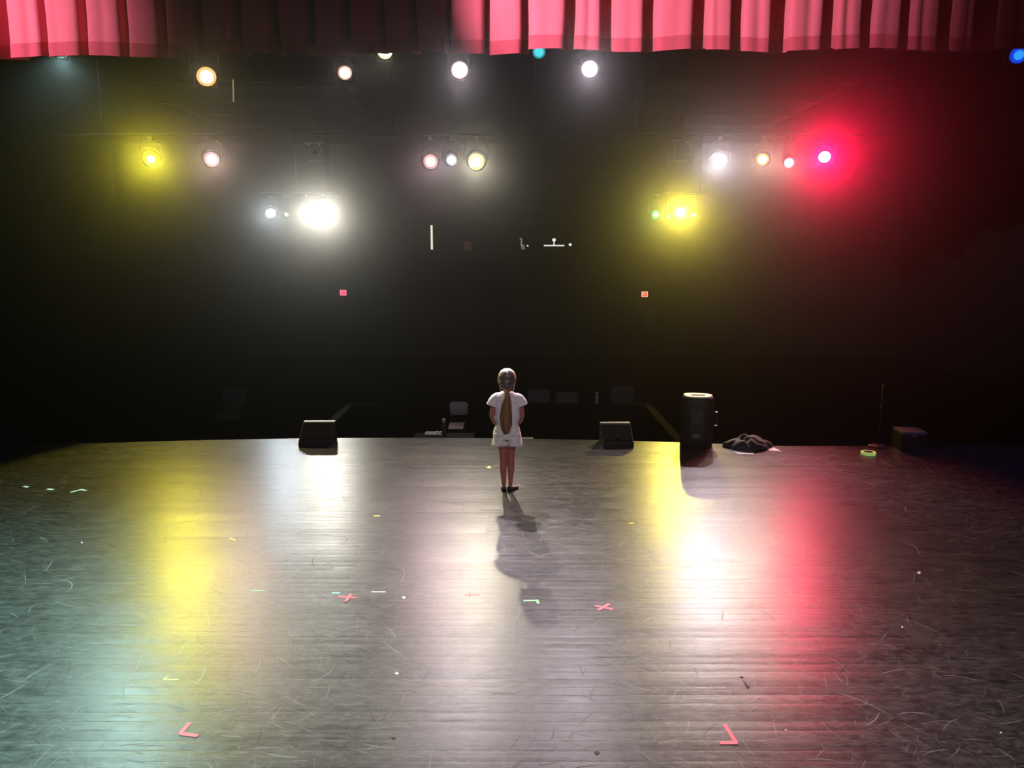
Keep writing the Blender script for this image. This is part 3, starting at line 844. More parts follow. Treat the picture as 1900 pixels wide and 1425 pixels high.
# grey lid right of the girl
p = ground(977, 806, tz)
y0 = edge_y(p.x) + 0.04
bx_ = thing('equipment_case', 'low grey-topped case at the stage front just right of the girl', 'case', (p.x, y0 + 0.13, -STAGE_H))
obj('case_body', box(new(), -0.09, 0.09, -0.12, 0.12, 0, STAGE_H + tz - 0.02, None, 0.008), M_cabinet, bx_)
obj('lid', box(new(), -0.092, 0.092, -0.122, 0.122, STAGE_H + tz - 0.02, STAGE_H + tz, None, 0.005), M_book, bx_)
# water bottle on the pit rail
p = ground(1108.5, 752, zr)
wb = thing('water_bottle', 'clear plastic water bottle standing on the pit rail', 'bottle', (p.x, yf + 0.07, zr))
M_clear = mat('clear_plastic', (0.75, 0.78, 0.78), 0.15, 0.05, 30, trans=0.6)
obj('bottle_body', lathe(new(), [(0.026, 0), (0.031, 0.008), (0.031, 0.06), (0.028, 0.07), (0.031, 0.08), (0.031, 0.15), (0.024, 0.175), (0.013, 0.195), (0.013, 0.205)]), M_clear, wb, True)
obj('cap', lathe(new(), [(0.015, 0.203), (0.016, 0.206), (0.016, 0.225), (0.014, 0.228)]), M_white, wb, True)
obj('bottle_label', lathe(new(), [(0.0305, 0.085), (0.0318, 0.086), (0.0318, 0.14), (0.0305, 0.141)]), mat('bottle_label', (0.3, 0.32, 0.33), 0.6, 0.4, 60), wb, True)

# ------------------------------------------------------------------ things along the stage front
def wedge(label, px0, px1, pytop, pybase, rz):
    c = ground((px0 + px1) / 2, pybase)
    dpt = c.y * CP + CAM_H * SP
    w = (px1 - px0) * dpt / F_PX
    ztop = at((px0 + px1) / 2, pytop, c.y + 0.34).z
    t = thing('stage_monitor', label, 'monitor speaker', (c.x, c.y, 0), rz)
    hw = w / 2
    sy = 0.36
    obj('cabinet', prism(new(), [(0.0, 0.0), (sy + 0.03, 0.0), (sy + 0.06, 0.05), (sy, ztop), (sy - 0.075, ztop), (sy - 0.09, ztop - 0.01), (0.02, 0.08), (-0.005, 0.05)], -hw, hw), M_cabinet, t)
    # sloped grille facing upstage
    a, b = Vector((0, 0.026, 0.085)), Vector((0, sy - 0.097, ztop - 0.02))
    d = (b - a).normalized()
    nrm = Vector((0, -d.z, d.y))
    gb = new()
    pr = [a + nrm * 0.002, b + nrm * 0.002, b + nrm * 0.016, a + nrm * 0.016]
    prism(gb, [(v.y, v.z) for v in pr], -hw * 0.94, hw * 0.94)
    obj('grille', gb, M_grille, t)
    obj('top_glare_strip', box(new(), -hw * 0.985, hw * 0.985, sy - 0.07, sy - 0.005, ztop - 0.001, ztop + 0.004, None, 0.0015), M_lamplit, t)['label'] = 'top edge coloured pale as glare'  # glare along the top is painted as a pale strip
    for s in (-1, 1):
        obj('side_handle', box(new(), s * hw - 0.008 * (s < 0), s * hw + 0.008 * (s > 0), 0.14, 0.25, 0.12, 0.16, None, 0.003), M_metal, t)
    bd = a.lerp(b, 0.2) + nrm * 0.017
    obj('badge', box(new(), -0.025, 0.025, bd.y - 0.003, bd.y + 0.003, bd.z - 0.008, bd.z + 0.008), M_metal, t)
    return t
wedge('black wedge stage monitor at the stage front on the left', 554, 613, 781, 829, 0.0)
wedge('black wedge stage monitor at the stage front between girl and tall speaker', 1119, 1176, 783.5, 831, 0.03)

# tall powered loudspeaker, its back to the camera
c = ground(1296, 832)
spk = thing('loudspeaker', 'tall black loudspeaker with glare-pale top standing at the stage front on the right', 'loudspeaker', (c.x, c.y + 0.15, 0), -0.22)
dpt = c.y * CP + CAM_H * SP
H = 0.70
def cab(z, sx, sy, dy=0.0):
    # plan: wide front (audience side), narrower rounded back
    out = []
    for x, y, zz in ell(0, dy, z, sx, sy, 40, 3.0):
        f = 1.0 - 0.16 * max(0, -(y - dy) / sy)
        out.append((x * f, y, zz))
    return out
rings = [cab(0.0, 0.205, 0.17), cab(0.02, 0.215, 0.18), cab(0.30, 0.222, 0.18), cab(0.58, 0.218, 0.176), cab(0.655, 0.208, 0.166), cab(0.685, 0.196, 0.156)]
obj('cabinet', loft(new(), rings), M_cabinet, spk, True)
# top plate with a carrying-handle slot; lamp glare is put into its pale colour
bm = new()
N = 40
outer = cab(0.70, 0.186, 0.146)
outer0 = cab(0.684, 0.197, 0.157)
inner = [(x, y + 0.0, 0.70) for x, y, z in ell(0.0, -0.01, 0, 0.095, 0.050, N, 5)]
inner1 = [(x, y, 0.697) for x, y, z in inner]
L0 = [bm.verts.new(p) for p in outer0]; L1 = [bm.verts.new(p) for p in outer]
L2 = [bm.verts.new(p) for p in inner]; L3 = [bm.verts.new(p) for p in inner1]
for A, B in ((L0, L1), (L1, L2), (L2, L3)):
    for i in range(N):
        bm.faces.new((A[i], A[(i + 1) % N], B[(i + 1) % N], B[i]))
tpl = obj('top_plate', bm, mat('glare_pale_top', (0.62, 0.55, 0.52), 0.4, 0.06, 30), spk)
tpl['label'] = 'top plate coloured pale as glare, with carrying slot'
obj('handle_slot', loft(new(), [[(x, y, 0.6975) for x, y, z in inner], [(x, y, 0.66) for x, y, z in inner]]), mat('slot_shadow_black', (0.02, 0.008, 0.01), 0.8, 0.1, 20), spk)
# rear amplifier panel with rows of print and connectors
yb_ = -0.183
obj('amplifier_panel', box(new(), -0.085, 0.085, yb_ - 0.004, yb_ + 0.03, 0.12, 0.56, None, 0.004), M_black, spk)
M_print = mat('grey_print', (0.13, 0.13, 0.135), 0.6, 0.3, 80)
rp = random.Random(4)
pb = new()
for rz_ in range(7):
    x = -0.07
    z = 0.50 - rz_ * 0.024
    while x < 0.062:
        w = rp.uniform(0.006, 0.02)
        if rp.random() < 0.8:
            box(pb, x, x + w, yb_ - 0.006, yb_ - 0.003, z - 0.005, z + 0.006)
        x += w + 0.006
obj('print', pb, M_print, spk)
for i, (x, z) in enumerate(((-0.045, 0.31), (0.0, 0.31), (0.045, 0.31))):
    obj('knob', lathe(new(), [(0.012, 0), (0.012, 0.012), (0.008, 0.016)], Matrix.Translation((x, yb_ - 0.003, z)) @ Matrix.Rotation(PI / 2, 4, 'X'), 16), M_metal, spk, True)
obj('connector_plate', box(new(), -0.05, 0.035, yb_ - 0.008, yb_ - 0.002, 0.15, 0.2, None, 0.003), M_print, spk)
# bright bits of the bar handle on its side
hb = new()
tube(hb, [(0.215, 0.02, 0.46), (0.262, 0.03, 0.47), (0.262, 0.03, 0.30), (0.215, 0.02, 0.29)], 0.009, 8)
obj('side_handle', hb, M_metal, spk, True)
for z in (0.47, 0.285):
    obj('handle_bracket', box(new(), 0.235, 0.27, 0.015, 0.045, z - 0.008, z + 0.008, None, 0.003), M_steel, spk)

# crumpled black jacket over two white sheets
def sheet(label, pts):
    bm = new()
    a = [bm.verts.new((p.x, p.y, 0.003)) for p in pts]
    b = [bm.verts.new((p.x, p.y, 0.0045)) for p in pts]
    bm.faces.new(a[::-1]); bm.faces.new(b)
    n = len(a)
    for i in range(n):
        bm.faces.new((a[i], a[(i + 1) % n], b[(i + 1) % n], b[i]))
    return tag(obj('paper_sheet', bm, M_white), label, 'paper')
sheet('white paper sheet sticking out under the front of the black jacket', [ground(*p) for p in ((1356, 835), (1369, 843), (1398, 843.5), (1400, 836), (1378, 829))])
sheet('white paper corner sticking out right of the black jacket', [ground(*p) for p in ((1428, 836.5), (1450, 838), (1434, 830), (1420, 829))])
jc = ground(1389, 833)
bm = new()
bmesh.ops.create_icosphere(bm, subdivisions=5, radius=1.0)
for v in bm.verts:
    p = v.co.copy()
    ang = math.atan2(p.y, p.x)
    rim = 1.0 + 0.16 * math.sin(3 * ang + 0.7) + 0.08 * math.sin(7 * ang)
    x, y = p.x * 0.30 * rim, p.y * 0.20 * rim
    z = max(0.0, p.z) ** 0.75 * 0.16
    hump = 1.0 + 0.25 * math.sin(x * 9 + 1.2) - 0.35 * math.exp(-((x + 0.085 + y * 0.3) / 0.028) ** 2)
    rdg = abs(noise.noise(Vector((x * 4 + y * 5, y * 8 - x * 3, 1.7)))) * 0.05 + abs(noise.noise(Vector((x * 9, y * 14 + x * 7, 5)))) * 0.018
    z = z * hump * (0.72 + 2.2 * rdg * 3) if p.z > 0 else 0.0
    v.co = (x, y, z + 0.006)
bmesh.ops.remove_doubles(bm, verts=bm.verts, dist=0.0015)
jk = tag(obj('jacket', bm, mat('black_jacket_cloth', (0.02, 0.02, 0.021), 0.75, 0.25, 30, bump=0.3, bscale=90, sheen=0.1), None, True), 'crumpled black jacket lying right of the tall speaker', 'jacket')
jk.location = (jc.x, jc.y + 0.06, 0)
sl = new()
tube(sl, [(-0.13, -0.09, 0.04), (-0.02, -0.13, 0.055), (0.10, -0.14, 0.05), (0.2, -0.10, 0.035)], [0.035, 0.045, 0.045, 0.03], 12)
obj('sleeve', sl, jk.data.materials[0], jk, True)

# roll of glowing yellow-green tape
p = ground(1611, 843)
rl = thing('tape_roll', 'roll of bright yellow-green tape lying alone on the dark floor at right', 'tape roll', (p.x, p.y, 0))
M_glowtape = mat('yellow_green_tape', (0.62, 0.85, 0.28), 0.5, 0.08, 30, emit=(0.55, 0.85, 0.2), estr=0.35)
bm = new()
n = 32
prof = [(0.062, 0.0), (0.09, 0.0), (0.092, 0.004), (0.092, 0.032), (0.088, 0.036), (0.062, 0.036)]
rings = [[(r * math.cos(2 * PI * k / n), r * math.sin(2 * PI * k / n), z) for k in range(n)] for r, z in prof]
rings.append(rings[0])
loft(bm, rings, False)
bmesh.ops.remove_doubles(bm, verts=bm.verts, dist=1e-5)
obj('tape', bm, M_glowtape, rl, True)
obj('core', loft(new(), [[(0.061 * math.cos(2 * PI * k / n), 0.061 * math.sin(2 * PI * k / n), z) for k in range(n)] for z in (0.002, 0.034)] + [[(0.056 * math.cos(2 * PI * k / n), 0.056 * math.sin(2 * PI * k / n), z) for k in range(n)] for z in (0.034, 0.002)], False), mat('tape_core_card', (0.25, 0.3, 0.12), 0.8, 0.1, 30), rl, True)
# dim case and pole at the right
p = ground(1700, 838)
cs = thing('road_case', 'dim black case with a grey lid in the dark at far right', 'case', (p.x, p.y + 0.2, 0), -0.12)
obj('case_body', box(new(), -0.16, 0.16, -0.16, 0.16, 0, 0.22, None, 0.01), M_cabinet, cs)
obj('lid', box(new(), -0.162, 0.162, -0.162, 0.162, 0.22, 0.25, None, 0.006), M_grey, cs)
obj('latch', box(new(), -0.03, 0.03, -0.168, -0.158, 0.19, 0.24, None, 0.003), M_steel, cs)
p = ground(1636, 832)
st = thing('microphone_stand', 'thin dark stand behind the yellow-green tape roll', 'stand', (p.x, p.y + 0.1, 0))
obj('base', lathe(new(), [(0.12, 0), (0.125, 0.008), (0.10, 0.018), (0.02, 0.025)]), M_metal, st, True)
obj('pole', tube(new(), [(0, 0, 0.02), (0, 0, 0.85)], 0.011, 8), M_metal, st, True)
obj('clutch', tube(new(), [(0, 0, 0.48), (0, 0, 0.56)], 0.018, 8), M_black, st, True)

# ------------------------------------------------------------------ tape marks and litter on the floor
TAPE = {}
def tape_m(nm, col):
    if nm not in TAPE:
        TAPE[nm] = mat(nm, col, 0.45, 0.12, 60)
    return TAPE[nm]
RED, GRN, YEL, CYA, PALE = ('red_tape', (0.85, 0.07, 0.13)), ('green_tape', (0.25, 0.8, 0.3)), ('yellow_tape', (0.85, 0.75, 0.08)), ('cyan_tape', (0.2, 0.8, 0.8)), ('pale_tape', (0.7, 0.95, 0.7))
def strip_bm(a, b, w, z):
    a, b = Vector((a.x, a.y, 0)), Vector((b.x, b.y, 0))
    d = (b - a).normalized()
    n_ = Vector((-d.y, d.x, 0)) * w / 2
    bm = new()
    lo = [bm.verts.new((p.x, p.y, z)) for p in (a + n_, a - n_, b - n_, b + n_)]
    hi = [bm.verts.new((p.x, p.y, z + 0.0012)) for p in (a + n_, a - n_, b - n_, b + n_)]
    bm.faces.new(lo[::-1]); bm.faces.new(hi)
    for i in range(4):
        bm.faces.new((lo[i], lo[(i + 1) % 4], hi[(i + 1) % 4], hi[i]))
    return bm
def tape_mark(name, label, col, strips, w=0.025):
    pts = [ground(*p) for s in strips for p in s]
    c = sum(pts, Vector()) / len(pts)
    t = thing(name, label, 'tape mark', (c.x, c.y, 0))
    for i, (a, b) in enumerate(strips):
        to_local(obj('tape_strip', strip_bm(ground(*a), ground(*b), w, 0.0006 + 0.0013 * i), tape_m(*col)), t)
    return t
tape_mark('tape_cross', 'red tape cross on the floor beside the short cyan strip', RED, [((628, 1107.5), (661, 1109.5)), ((641, 1117), (652, 1102.5))], 0.026)
tape_mark('tape_cross', 'red tape cross on the floor right of the green tape corner', RED, [((1104, 1124), (1137, 1131)), ((1110, 1132.5), (1131, 1121))], 0.026)
tape_mark('tape_cross', 'faint thin red tape cross inside the central white reflection', RED, [((863, 1104), (890, 1104)), ((871, 1108), (871, 1099))], 0.008)
tape_mark('tape_corner', 'red tape corner near the bottom left of the floor', RED, [((352, 1341), (334, 1362)), ((334, 1362), (367, 1366))], 0.024)
tape_mark('tape_corner', 'red tape corner near the bottom right of the floor', RED, [((1344, 1344), (1366, 1379)), ((1368, 1379), (1335, 1379))], 0.024)
tape_mark('tape_corner', 'small green tape corner left of the red cross on the right', GRN, [((971, 1115), (997, 1114)), ((996, 1113), (999, 1121))], 0.02)
tape_mark('tape_strip', 'pale green tape strip right of the red cross on the left', PALE, [((689, 1098.5), (715, 1098.5))], 0.016)
tape_mark('tape_strip', 'short cyan tape strip touching the red cross', CYA, [((616, 1100.5), (631, 1100.5))], 0.02)
tape_mark('tape_strip', 'faint green tape strip at the edge of the pink reflection', GRN, [((466, 1097), (492, 1096))], 0.009)
tape_mark('tape_strip', 'yellow tape strip right of the long white reflection', YEL, [((693, 957.5), (705.5, 957.5))], 0.022)
tape_mark('tape_strip', 'small slanted yellow tape strip between the yellow and white reflections', YEL, [((426, 999), (437, 1002.5))], 0.018)
tape_mark('tape_cross', 'small yellow tape cross left of the shoes of the girl', YEL, [((902, 867), (912, 867.5)), ((906.5, 869.5), (908, 865))], 0.03)
tape_mark('tape_strip', 'tiny yellow tape strip left of the far right yellow reflection', YEL, [((1167, 971), (1176, 970.5))], 0.02)
tape_mark('tape_corner', 'yellowish bent tape scrap above the red corner at bottom left', ('lime_tape', (0.8, 0.85, 0.2)), [((303, 1261), (331, 1261.5)), ((303, 1261), (313, 1255.5))], 0.011)
GL = ('glow_tape', (0.6, 0.95, 0.75))
TAPE['glow_tape'] = mat('glow_tape', GL[1], 0.5, 0.05, 30, emit=(0.45, 0.9, 0.6), estr=0.45)
tape_mark('glow_tape_strip', 'pale glowing tape strip on the dark floor, the one furthest left', GL, [((44, 902.5), (53, 904))], 0.035)
tape_mark('glow_tape_strip', 'pale glowing tape strip on the dark floor, middle one of three at left', GL, [((88, 907.5), (99, 908.5))], 0.035)
tape_mark('glow_tape_corner', 'pale bent glowing tape on the dark floor, nearest the yellow light', GL, [((131, 913.5), (150, 908.5)), ((149, 908.5), (160, 910.5))], 0.03)
# litter
def flake(name, label, cat, pts, m, h=0.004):
    ps = [ground(*p) for p in pts]
    c = sum(ps, Vector()) / len(ps)
    bm = new()
    lo = [bm.verts.new((p.x - c.x, p.y - c.y, 0.0006)) for p in ps]
    hi = [bm.verts.new(((p.x - c.x) * 0.9, (p.y - c.y) * 0.9, h * (0.5 + 0.5 * (i % 2)))) for i, p in enumerate(ps)]
    bm.faces.new(lo[::-1])
    cv = bm.verts.new((0, 0, h * 0.7))
    n = len(lo)
    for i in range(n):
        bm.faces.new((lo[i], lo[(i + 1) % n], hi[(i + 1) % n], hi[i]))
        bm.faces.new((hi[i], hi[(i + 1) % n], cv))
    o = tag(obj(name, bm, m), label, cat)
    o.location = (c.x, c.y, 0)
    return o
M_scrap = mat('dark_scrap', (0.02, 0.017, 0.018), 0.7, 0.2, 60)
flake('leaf_scrap', 'dark pointed scrap on the floor above the right red corner', 'scrap', ((1378.5, 1262), (1384, 1266.5), (1388, 1272), (1391, 1276), (1388, 1279), (1384, 1275)), M_scrap)
flake('thread_scrap', 'small dark thread bit just above the pointed scrap', 'scrap', ((1372, 1256.5), (1376, 1255), (1380, 1257), (1376, 1258)), M_scrap)
flake('lint_ball', 'tiny black lint bit near the bottom left of centre', 'scrap', ((725, 1368), (729, 1370), (734, 1367), (734, 1370), (729, 1372.5)), M_scrap)
flake('lint_ball', 'tiny black lint bit near the bottom right of centre', 'scrap', ((1102, 1396), (1109, 1394), (1114, 1398), (1107, 1401)), M_scrap)
for i, (px, py, lab) in enumerate(((1674, 1164, 'tiny white paper fleck far right of the red reflection'), (1857, 1360, 'tiny white paper fleck near the bottom right corner'), (1458, 1355, 'tiny white paper fleck right of the right red corner'),
                                   (152, 1007, 'tiny white paper fleck left of the yellow reflection'), (1705, 1063, 'pale paper fleck upper right of the red reflection'), (749, 1109, 'pale paper fleck right of the pale green strip'), (736, 1250, 'pale paper fleck on the dark floor below the pale green strip'))):
    s = 4.0 if 'tiny' in lab else 7.0
    flake('paper_fleck', lab, 'paper', ((px - s * .6, py), (px, py - s * .4), (px + s * .6, py - s * .1), (px + s * .2, py + s * .4)), M_white)

# ------------------------------------------------------------------ the girl, seen from behind
M_skin = mat('skin', (0.38, 0.14, 0.10), 0.5, 0.08, 25, spec=0.35)
M_skin.node_tree.nodes['Principled BSDF'].inputs['Subsurface Weight'].default_value = 0.12
M_skin.node_tree.nodes['Principled BSDF'].inputs['Subsurface Radius'].default_value = (0.02, 0.008, 0.004)
M_shirt = mat('white_tshirt', (0.80, 0.76, 0.78), 0.85, 0.05, 14, spec=0.2, bump=0.12, bscale=25)
M_denim = mat('white_denim', (0.74, 0.72, 0.69), 0.9, 0.10, 120, spec=0.15, bump=0.3, bscale=160)
M_shoe = mat('black_shoe', (0.012, 0.012, 0.014), 0.5, 0.2, 40)
M_hair = mat('brown_blond_hair', (0.055, 0.028, 0.02), 0.5, 0.55, 40, spec=0.6, stretch=(1, 1, 0.06), bump=0.5, bscale=90)
_hb = M_hair.node_tree.nodes['Principled BSDF']
_hb.inputs['Coat Weight'].default_value = 1.0
_hb.inputs['Coat Roughness'].default_value = 0.5
_hb.inputs['Coat IOR'].default_value = 1.75
_hb.inputs['Sheen Weight'].default_value = 1.0
_hb.inputs['Sheen Roughness'].default_value = 0.3
_hb.inputs['Sheen Tint'].default_value = (1.0, 0.88, 0.6, 1)
_hb.inputs['Coat Tint'].default_value = (1.0, 0.95, 0.8, 1)
M_pony = mat('ponytail_hair', (0.23, 0.11, 0.05), 0.5, 0.55, 40, spec=0.4, stretch=(1, 1, 0.06), bump=0.5, bscale=90)

def evaluated(o):
    dg = bpy.context.evaluated_depsgraph_get()
    me = bpy.data.meshes.new_from_object(o.evaluated_get(dg))
    old = o.data
    C.objects.unlink(o)
    bpy.data.objects.remove(o)
    bpy.data.meshes.remove(old)
    return me
def skin_mesh(verts, edges, radii, root=0, levels=1):
    me = bpy.data.meshes.new('tmp_skin')
    me.from_pydata(verts, edges, [])
    o = bpy.data.objects.new('tmp_skin', me)
    C.objects.link(o)
    md = o.modifiers.new('skin', 'SKIN')
    md.use_smooth_shade = True
    for v, r in zip(me.skin_vertices[0].data, radii):
        v.radius = r if isinstance(r, tuple) else (r, r)
        v.use_root = False
    me.skin_vertices[0].data[root].use_root = True
    ss = o.modifiers.new('sub', 'SUBSURF')
    ss.levels = ss.render_levels = levels
    bpy.context.view_layer.update()
    return evaluated(o)
def remeshed(bm, voxel, smooth=4):
    me = bpy.data.meshes.new('tmp_remesh')
    bmesh.ops.recalc_face_normals(bm, faces=bm.faces)
    bm.to_mesh(me)
    bm.free()
    o = bpy.data.objects.new('tmp_remesh', me)
    C.objects.link(o)
    r = o.modifiers.new('remesh', 'REMESH')
    r.mode = 'VOXEL'
    r.voxel_size = voxel
    s = o.modifiers.new('smooth', 'SMOOTH')
    s.factor = 0.5
    s.iterations = smooth
    bpy.context.view_layer.update()
    me2 = evaluated(o)
    out = new()
    out.from_mesh(me2)
    bpy.data.meshes.remove(me2)
    return out

gp = ground(941, 910)
girl = thing('person', 'girl standing with her back turned, in white t-shirt and shorts, long brown ponytail', 'person', (gp.x, gp.y - 0.0, 0), 0.0)

# --- body: one skinned skeleton, head and hands fused into it
V, E, R_ = [], [], []
def j(p, r, parent=None):
    V.append(p); R_.append(r)
    if parent is not None:
        E.append((parent, len(V) - 1))
    return len(V) - 1
pel = j((0, 0, 0.70), (0.115, 0.085))
sp1 = j((0, 0.0, 0.80), (0.095, 0.072), pel)
sp2 = j((0, 0.0, 0.92), (0.105, 0.075), sp1)
sp3 = j((0, -0.005, 1.02), (0.105, 0.07), sp2)
nk0 = j((0, -0.005, 1.085), (0.05, 0.045), sp3)
nk1 = j((0, 0.0, 1.15), (0.036, 0.036), nk0)
nk2 = j((0, 0.008, 1.21), (0.036, 0.036), nk1)
for s in (-1, 1):
    sh = j((s * 0.125, -0.005, 1.045), 0.042, sp3)
    up = j((s * 0.148, -0.012, 0.95), 0.033, sh)
    el = j((s * 0.168, -0.03, 0.845), 0.026, up)
    fo = j((s * 0.142, 0.045, 0.765), 0.025, el)
    wr = j((s * 0.085, 0.118, 0.705), 0.018, fo)
    hp = j((s * 0.058, 0.0, 0.64), 0.075, pel)
    th = j((s * 0.046, 0.0, 0.52), 0.056, hp)
    kn = j((s * 0.041, 0.004, 0.36), 0.044, th)
    ca = j((s * 0.043, -0.012, 0.26), 0.043, kn)
    an = j((s * 0.036, -0.012, 0.09), 0.026, ca)
    j((s * 0.034, -0.012, 0.045), 0.024, an)
body_me = skin_mesh(V, E, R_, pel, 2)
bm = new()
bm.from_mesh(body_me)
# head
sphere(bm, (0, 0.012, 1.262), (0.074, 0.088, 0.092), None, 28, 18)
sphere(bm, (0, 0.040, 1.205), (0.050, 0.052, 0.050), None, 24, 14)      # jaw
sphere(bm, (0, 0.104, 1.235), (0.009, 0.014, 0.012), None, 14, 10)      # nose tip
tube(bm, [(0, 0.095, 1.262), (0, 0.103, 1.238)], [0.006, 0.009], 8)
for s in (-1, 1):
    sphere(bm, (s * 0.074, 0.0, 1.240), (0.009, 0.017, 0.026), None, 14, 10)   # ears
    sphere(bm, (s * 0.034, 0.070, 1.228), (0.024, 0.020, 0.022), None, 14, 10)  # cheeks
    # hands clasped low in front: palm, four fingers curled over, thumb
    P = Vector((s * 0.045, 0.150, 0.672))
    zoff = -0.010 if s < 0 else 0.010
    tube(bm, [(s * 0.088, 0.115, 0.708), (s * 0.066, 0.136, 0.690), P + Vector((0, 0, zoff))], [0.017, 0.020, 0.018], 12)
    sphere(bm, P + Vector((0, 0.004, zoff)), (0.028, 0.014, 0.026), None, 14, 10)
    for q in range(4):
        z0 = P.z + zoff + 0.020 - 0.0125 * q
        ln = (0.9, 1.0, 0.95, 0.8)[q]
        tube(bm, [(s * 0.030, 0.160, z0), (s * 0.008, 0.170 + 0.010 * (s > 0), z0 - 0.003), (-s * 0.016 * ln, 0.168 + 0.010 * (s > 0), z0 - 0.006), (-s * 0.032 * ln, 0.158 + 0.010 * (s > 0), z0 - 0.008)], [0.0072, 0.0068, 0.0062, 0.0052], 8)
    tube(bm, [(s * 0.056, 0.148, P.z + zoff + 0.018), (s * 0.036, 0.164, P.z + zoff + 0.034), (s * 0.012, 0.172, P.z + zoff + 0.036)], [0.0085, 0.0075, 0.006], 8)
bpy.data.meshes.remove(body_me)
body = obj('body', remeshed(bm, 0.0045, 5), M_skin, girl, True)
# face details
M_eye = mat('eye_white', (0.75, 0.74, 0.72), 0.2, 0.03, 20)
M_iris = mat('iris', (0.05, 0.04, 0.03), 0.2, 0.2, 40)
M_lip = mat('lips', (0.5, 0.16, 0.15), 0.45, 0.08, 30)
M_brow = mat('eyebrow', (0.16, 0.09, 0.05), 0.7, 0.2, 60)
for s in (-1, 1):
    e = obj('eye', sphere(new(), (s * 0.028, 0.090, 1.256), (0.012, 0.006, 0.007), None, 14, 10), M_eye, girl, True)
    obj('iris', sphere(new(), (s * 0.028, 0.0955, 1.256), (0.005, 0.002, 0.005), None, 12, 8), M_iris, e, True)
    obj('eyebrow', tube(new(), [(s * 0.014, 0.099, 1.274), (s * 0.028, 0.096, 1.279), (s * 0.043, 0.086, 1.275)], [0.002, 0.003, 0.0015], 6), M_brow, girl, True)
obj('mouth', tube(new(), [(-0.018, 0.088, 1.206), (-0.006, 0.0945, 1.208), (0.006, 0.0945, 1.208), (0.018, 0.088, 1.206)], [0.002, 0.005, 0.005, 0.002], 8), M_lip, girl, True)

# --- T-shirt: torso and two short sleeves
bm = new()
rings = []
for z, rx, ry, cy in ((0.765, 0.112, 0.088, 0.0), (0.79, 0.128, 0.096, 0.0), (0.83, 0.134, 0.100, 0.0), (0.90, 0.136, 0.100, 0.0), (0.98, 0.142, 0.098, -0.002), (1.03, 0.142, 0.092, -0.004),
                      (1.065, 0.128, 0.080, -0.005), (1.09, 0.095, 0.066, -0.004), (1.108, 0.060, 0.054, -0.003)):
    rings.append(ell(0, cy, z, rx, ry, 40, 2.4))
loft(bm, rings)
for s in (-1, 1):
    pts = [(s * 0.085, -0.003, 1.055), (s * 0.125, -0.006, 1.035), (s * 0.152, -0.009, 0.995), (s * 0.166, -0.012, 0.955)]
    tube(bm, pts, [0.050, 0.056, 0.058, 0.060], 20)
bm = remeshed(bm, 0.006, 5)
for v in bm.verts:
    f = noise.noise(Vector((v.co.x * 9, v.co.y * 9, v.co.z * 5))) * 0.006 + noise.noise(Vector((v.co.x * 22 + v.co.z * 9, v.co.y * 20, v.co.z * 9))) * 0.004
    low = max(0.0, 1 - abs(v.co.z - 0.80) / 0.06)
    f += 0.004 * low * math.sin(math.atan2(v.co.y, v.co.x) * 9 + v.co.z * 20)
    v.co += v.normal * f
obj('tshirt', bm, M_shirt, girl, True)

# --- frayed white denim shorts
bm = new()
loft(bm, [ell(0, 0, z, rx, ry, 40, 2.3) for z, rx, ry in ((0.595, 0.150, 0.106), (0.65, 0.150, 0.112), (0.70, 0.140, 0.112), (0.75, 0.124, 0.103), (0.785, 0.117, 0.098))])
for s in (-1, 1):
    loft(bm, [ell(s * x, 0.0, z, rx, ry, 32, 2.2) for z, x, rx, ry in ((0.66, 0.070, 0.080, 0.105), (0.60, 0.074, 0.080, 0.105), (0.555, 0.078, 0.083, 0.104), (0.528, 0.080, 0.086, 0.106))])
bm = remeshed(bm, 0.006, 4)
for v in bm.verts:
    f = noise.noise(Vector((v.co.x * 14, v.co.y * 14, v.co.z * 14 + 3))) * 0.006
    low = max(0.0, 1 - (v.co.z - 0.53) / 0.05)
    a_ = math.atan2(v.co.y, v.co.x - math.copysign(0.08, v.co.x))
    f += low * 0.006 * math.sin(a_ * 6)
    v.co += v.normal * f
shorts = obj('shorts', bm, M_denim, girl, True)
wbm = new()
loft(wbm, [ell(0, 0, z, rx, ry, 40, 2.3) for z, rx, ry in ((0.762, 0.1225, 0.1025), (0.766, 0.125, 0.105), (0.792, 0.122, 0.102), (0.795, 0.118, 0.098))])
obj('waistband', wbm, M_denim, shorts, True)
for s in (-1, 1):
    obj('back_pocket', box(new(), s * 0.068 - 0.032, s * 0.068 + 0.032, -0.1165, -0.1085, 0.645, 0.715, None, 0.003), M_denim, shorts)
fr = new()
rf = random.Random(5)
for s in (-1, 1):
    for i in range(110):
        t = 2 * PI * i / 110
        x, y = s * 0.080 + 0.086 * math.cos(t), 0.105 * math.sin(t)
        d = Vector((math.cos(t) * rf.uniform(-0.3, 0.9), math.sin(t) * rf.uniform(-0.3, 0.9), -rf.uniform(0.6, 1.3)))
        l = rf.uniform(0.008, 0.024)
        tube(fr, [(x * 0.99, y * 0.99, 0.534), Vector((x, y, 0.53)) + d * l * 0.5 + Vector((rf.uniform(-.004, .004), rf.uniform(-.004, .004), 0)), Vector((x, y, 0.53)) + d * l], [0.0016, 0.0013, 0.0005], 4)
obj('frayed_hem', fr, M_denim, shorts)

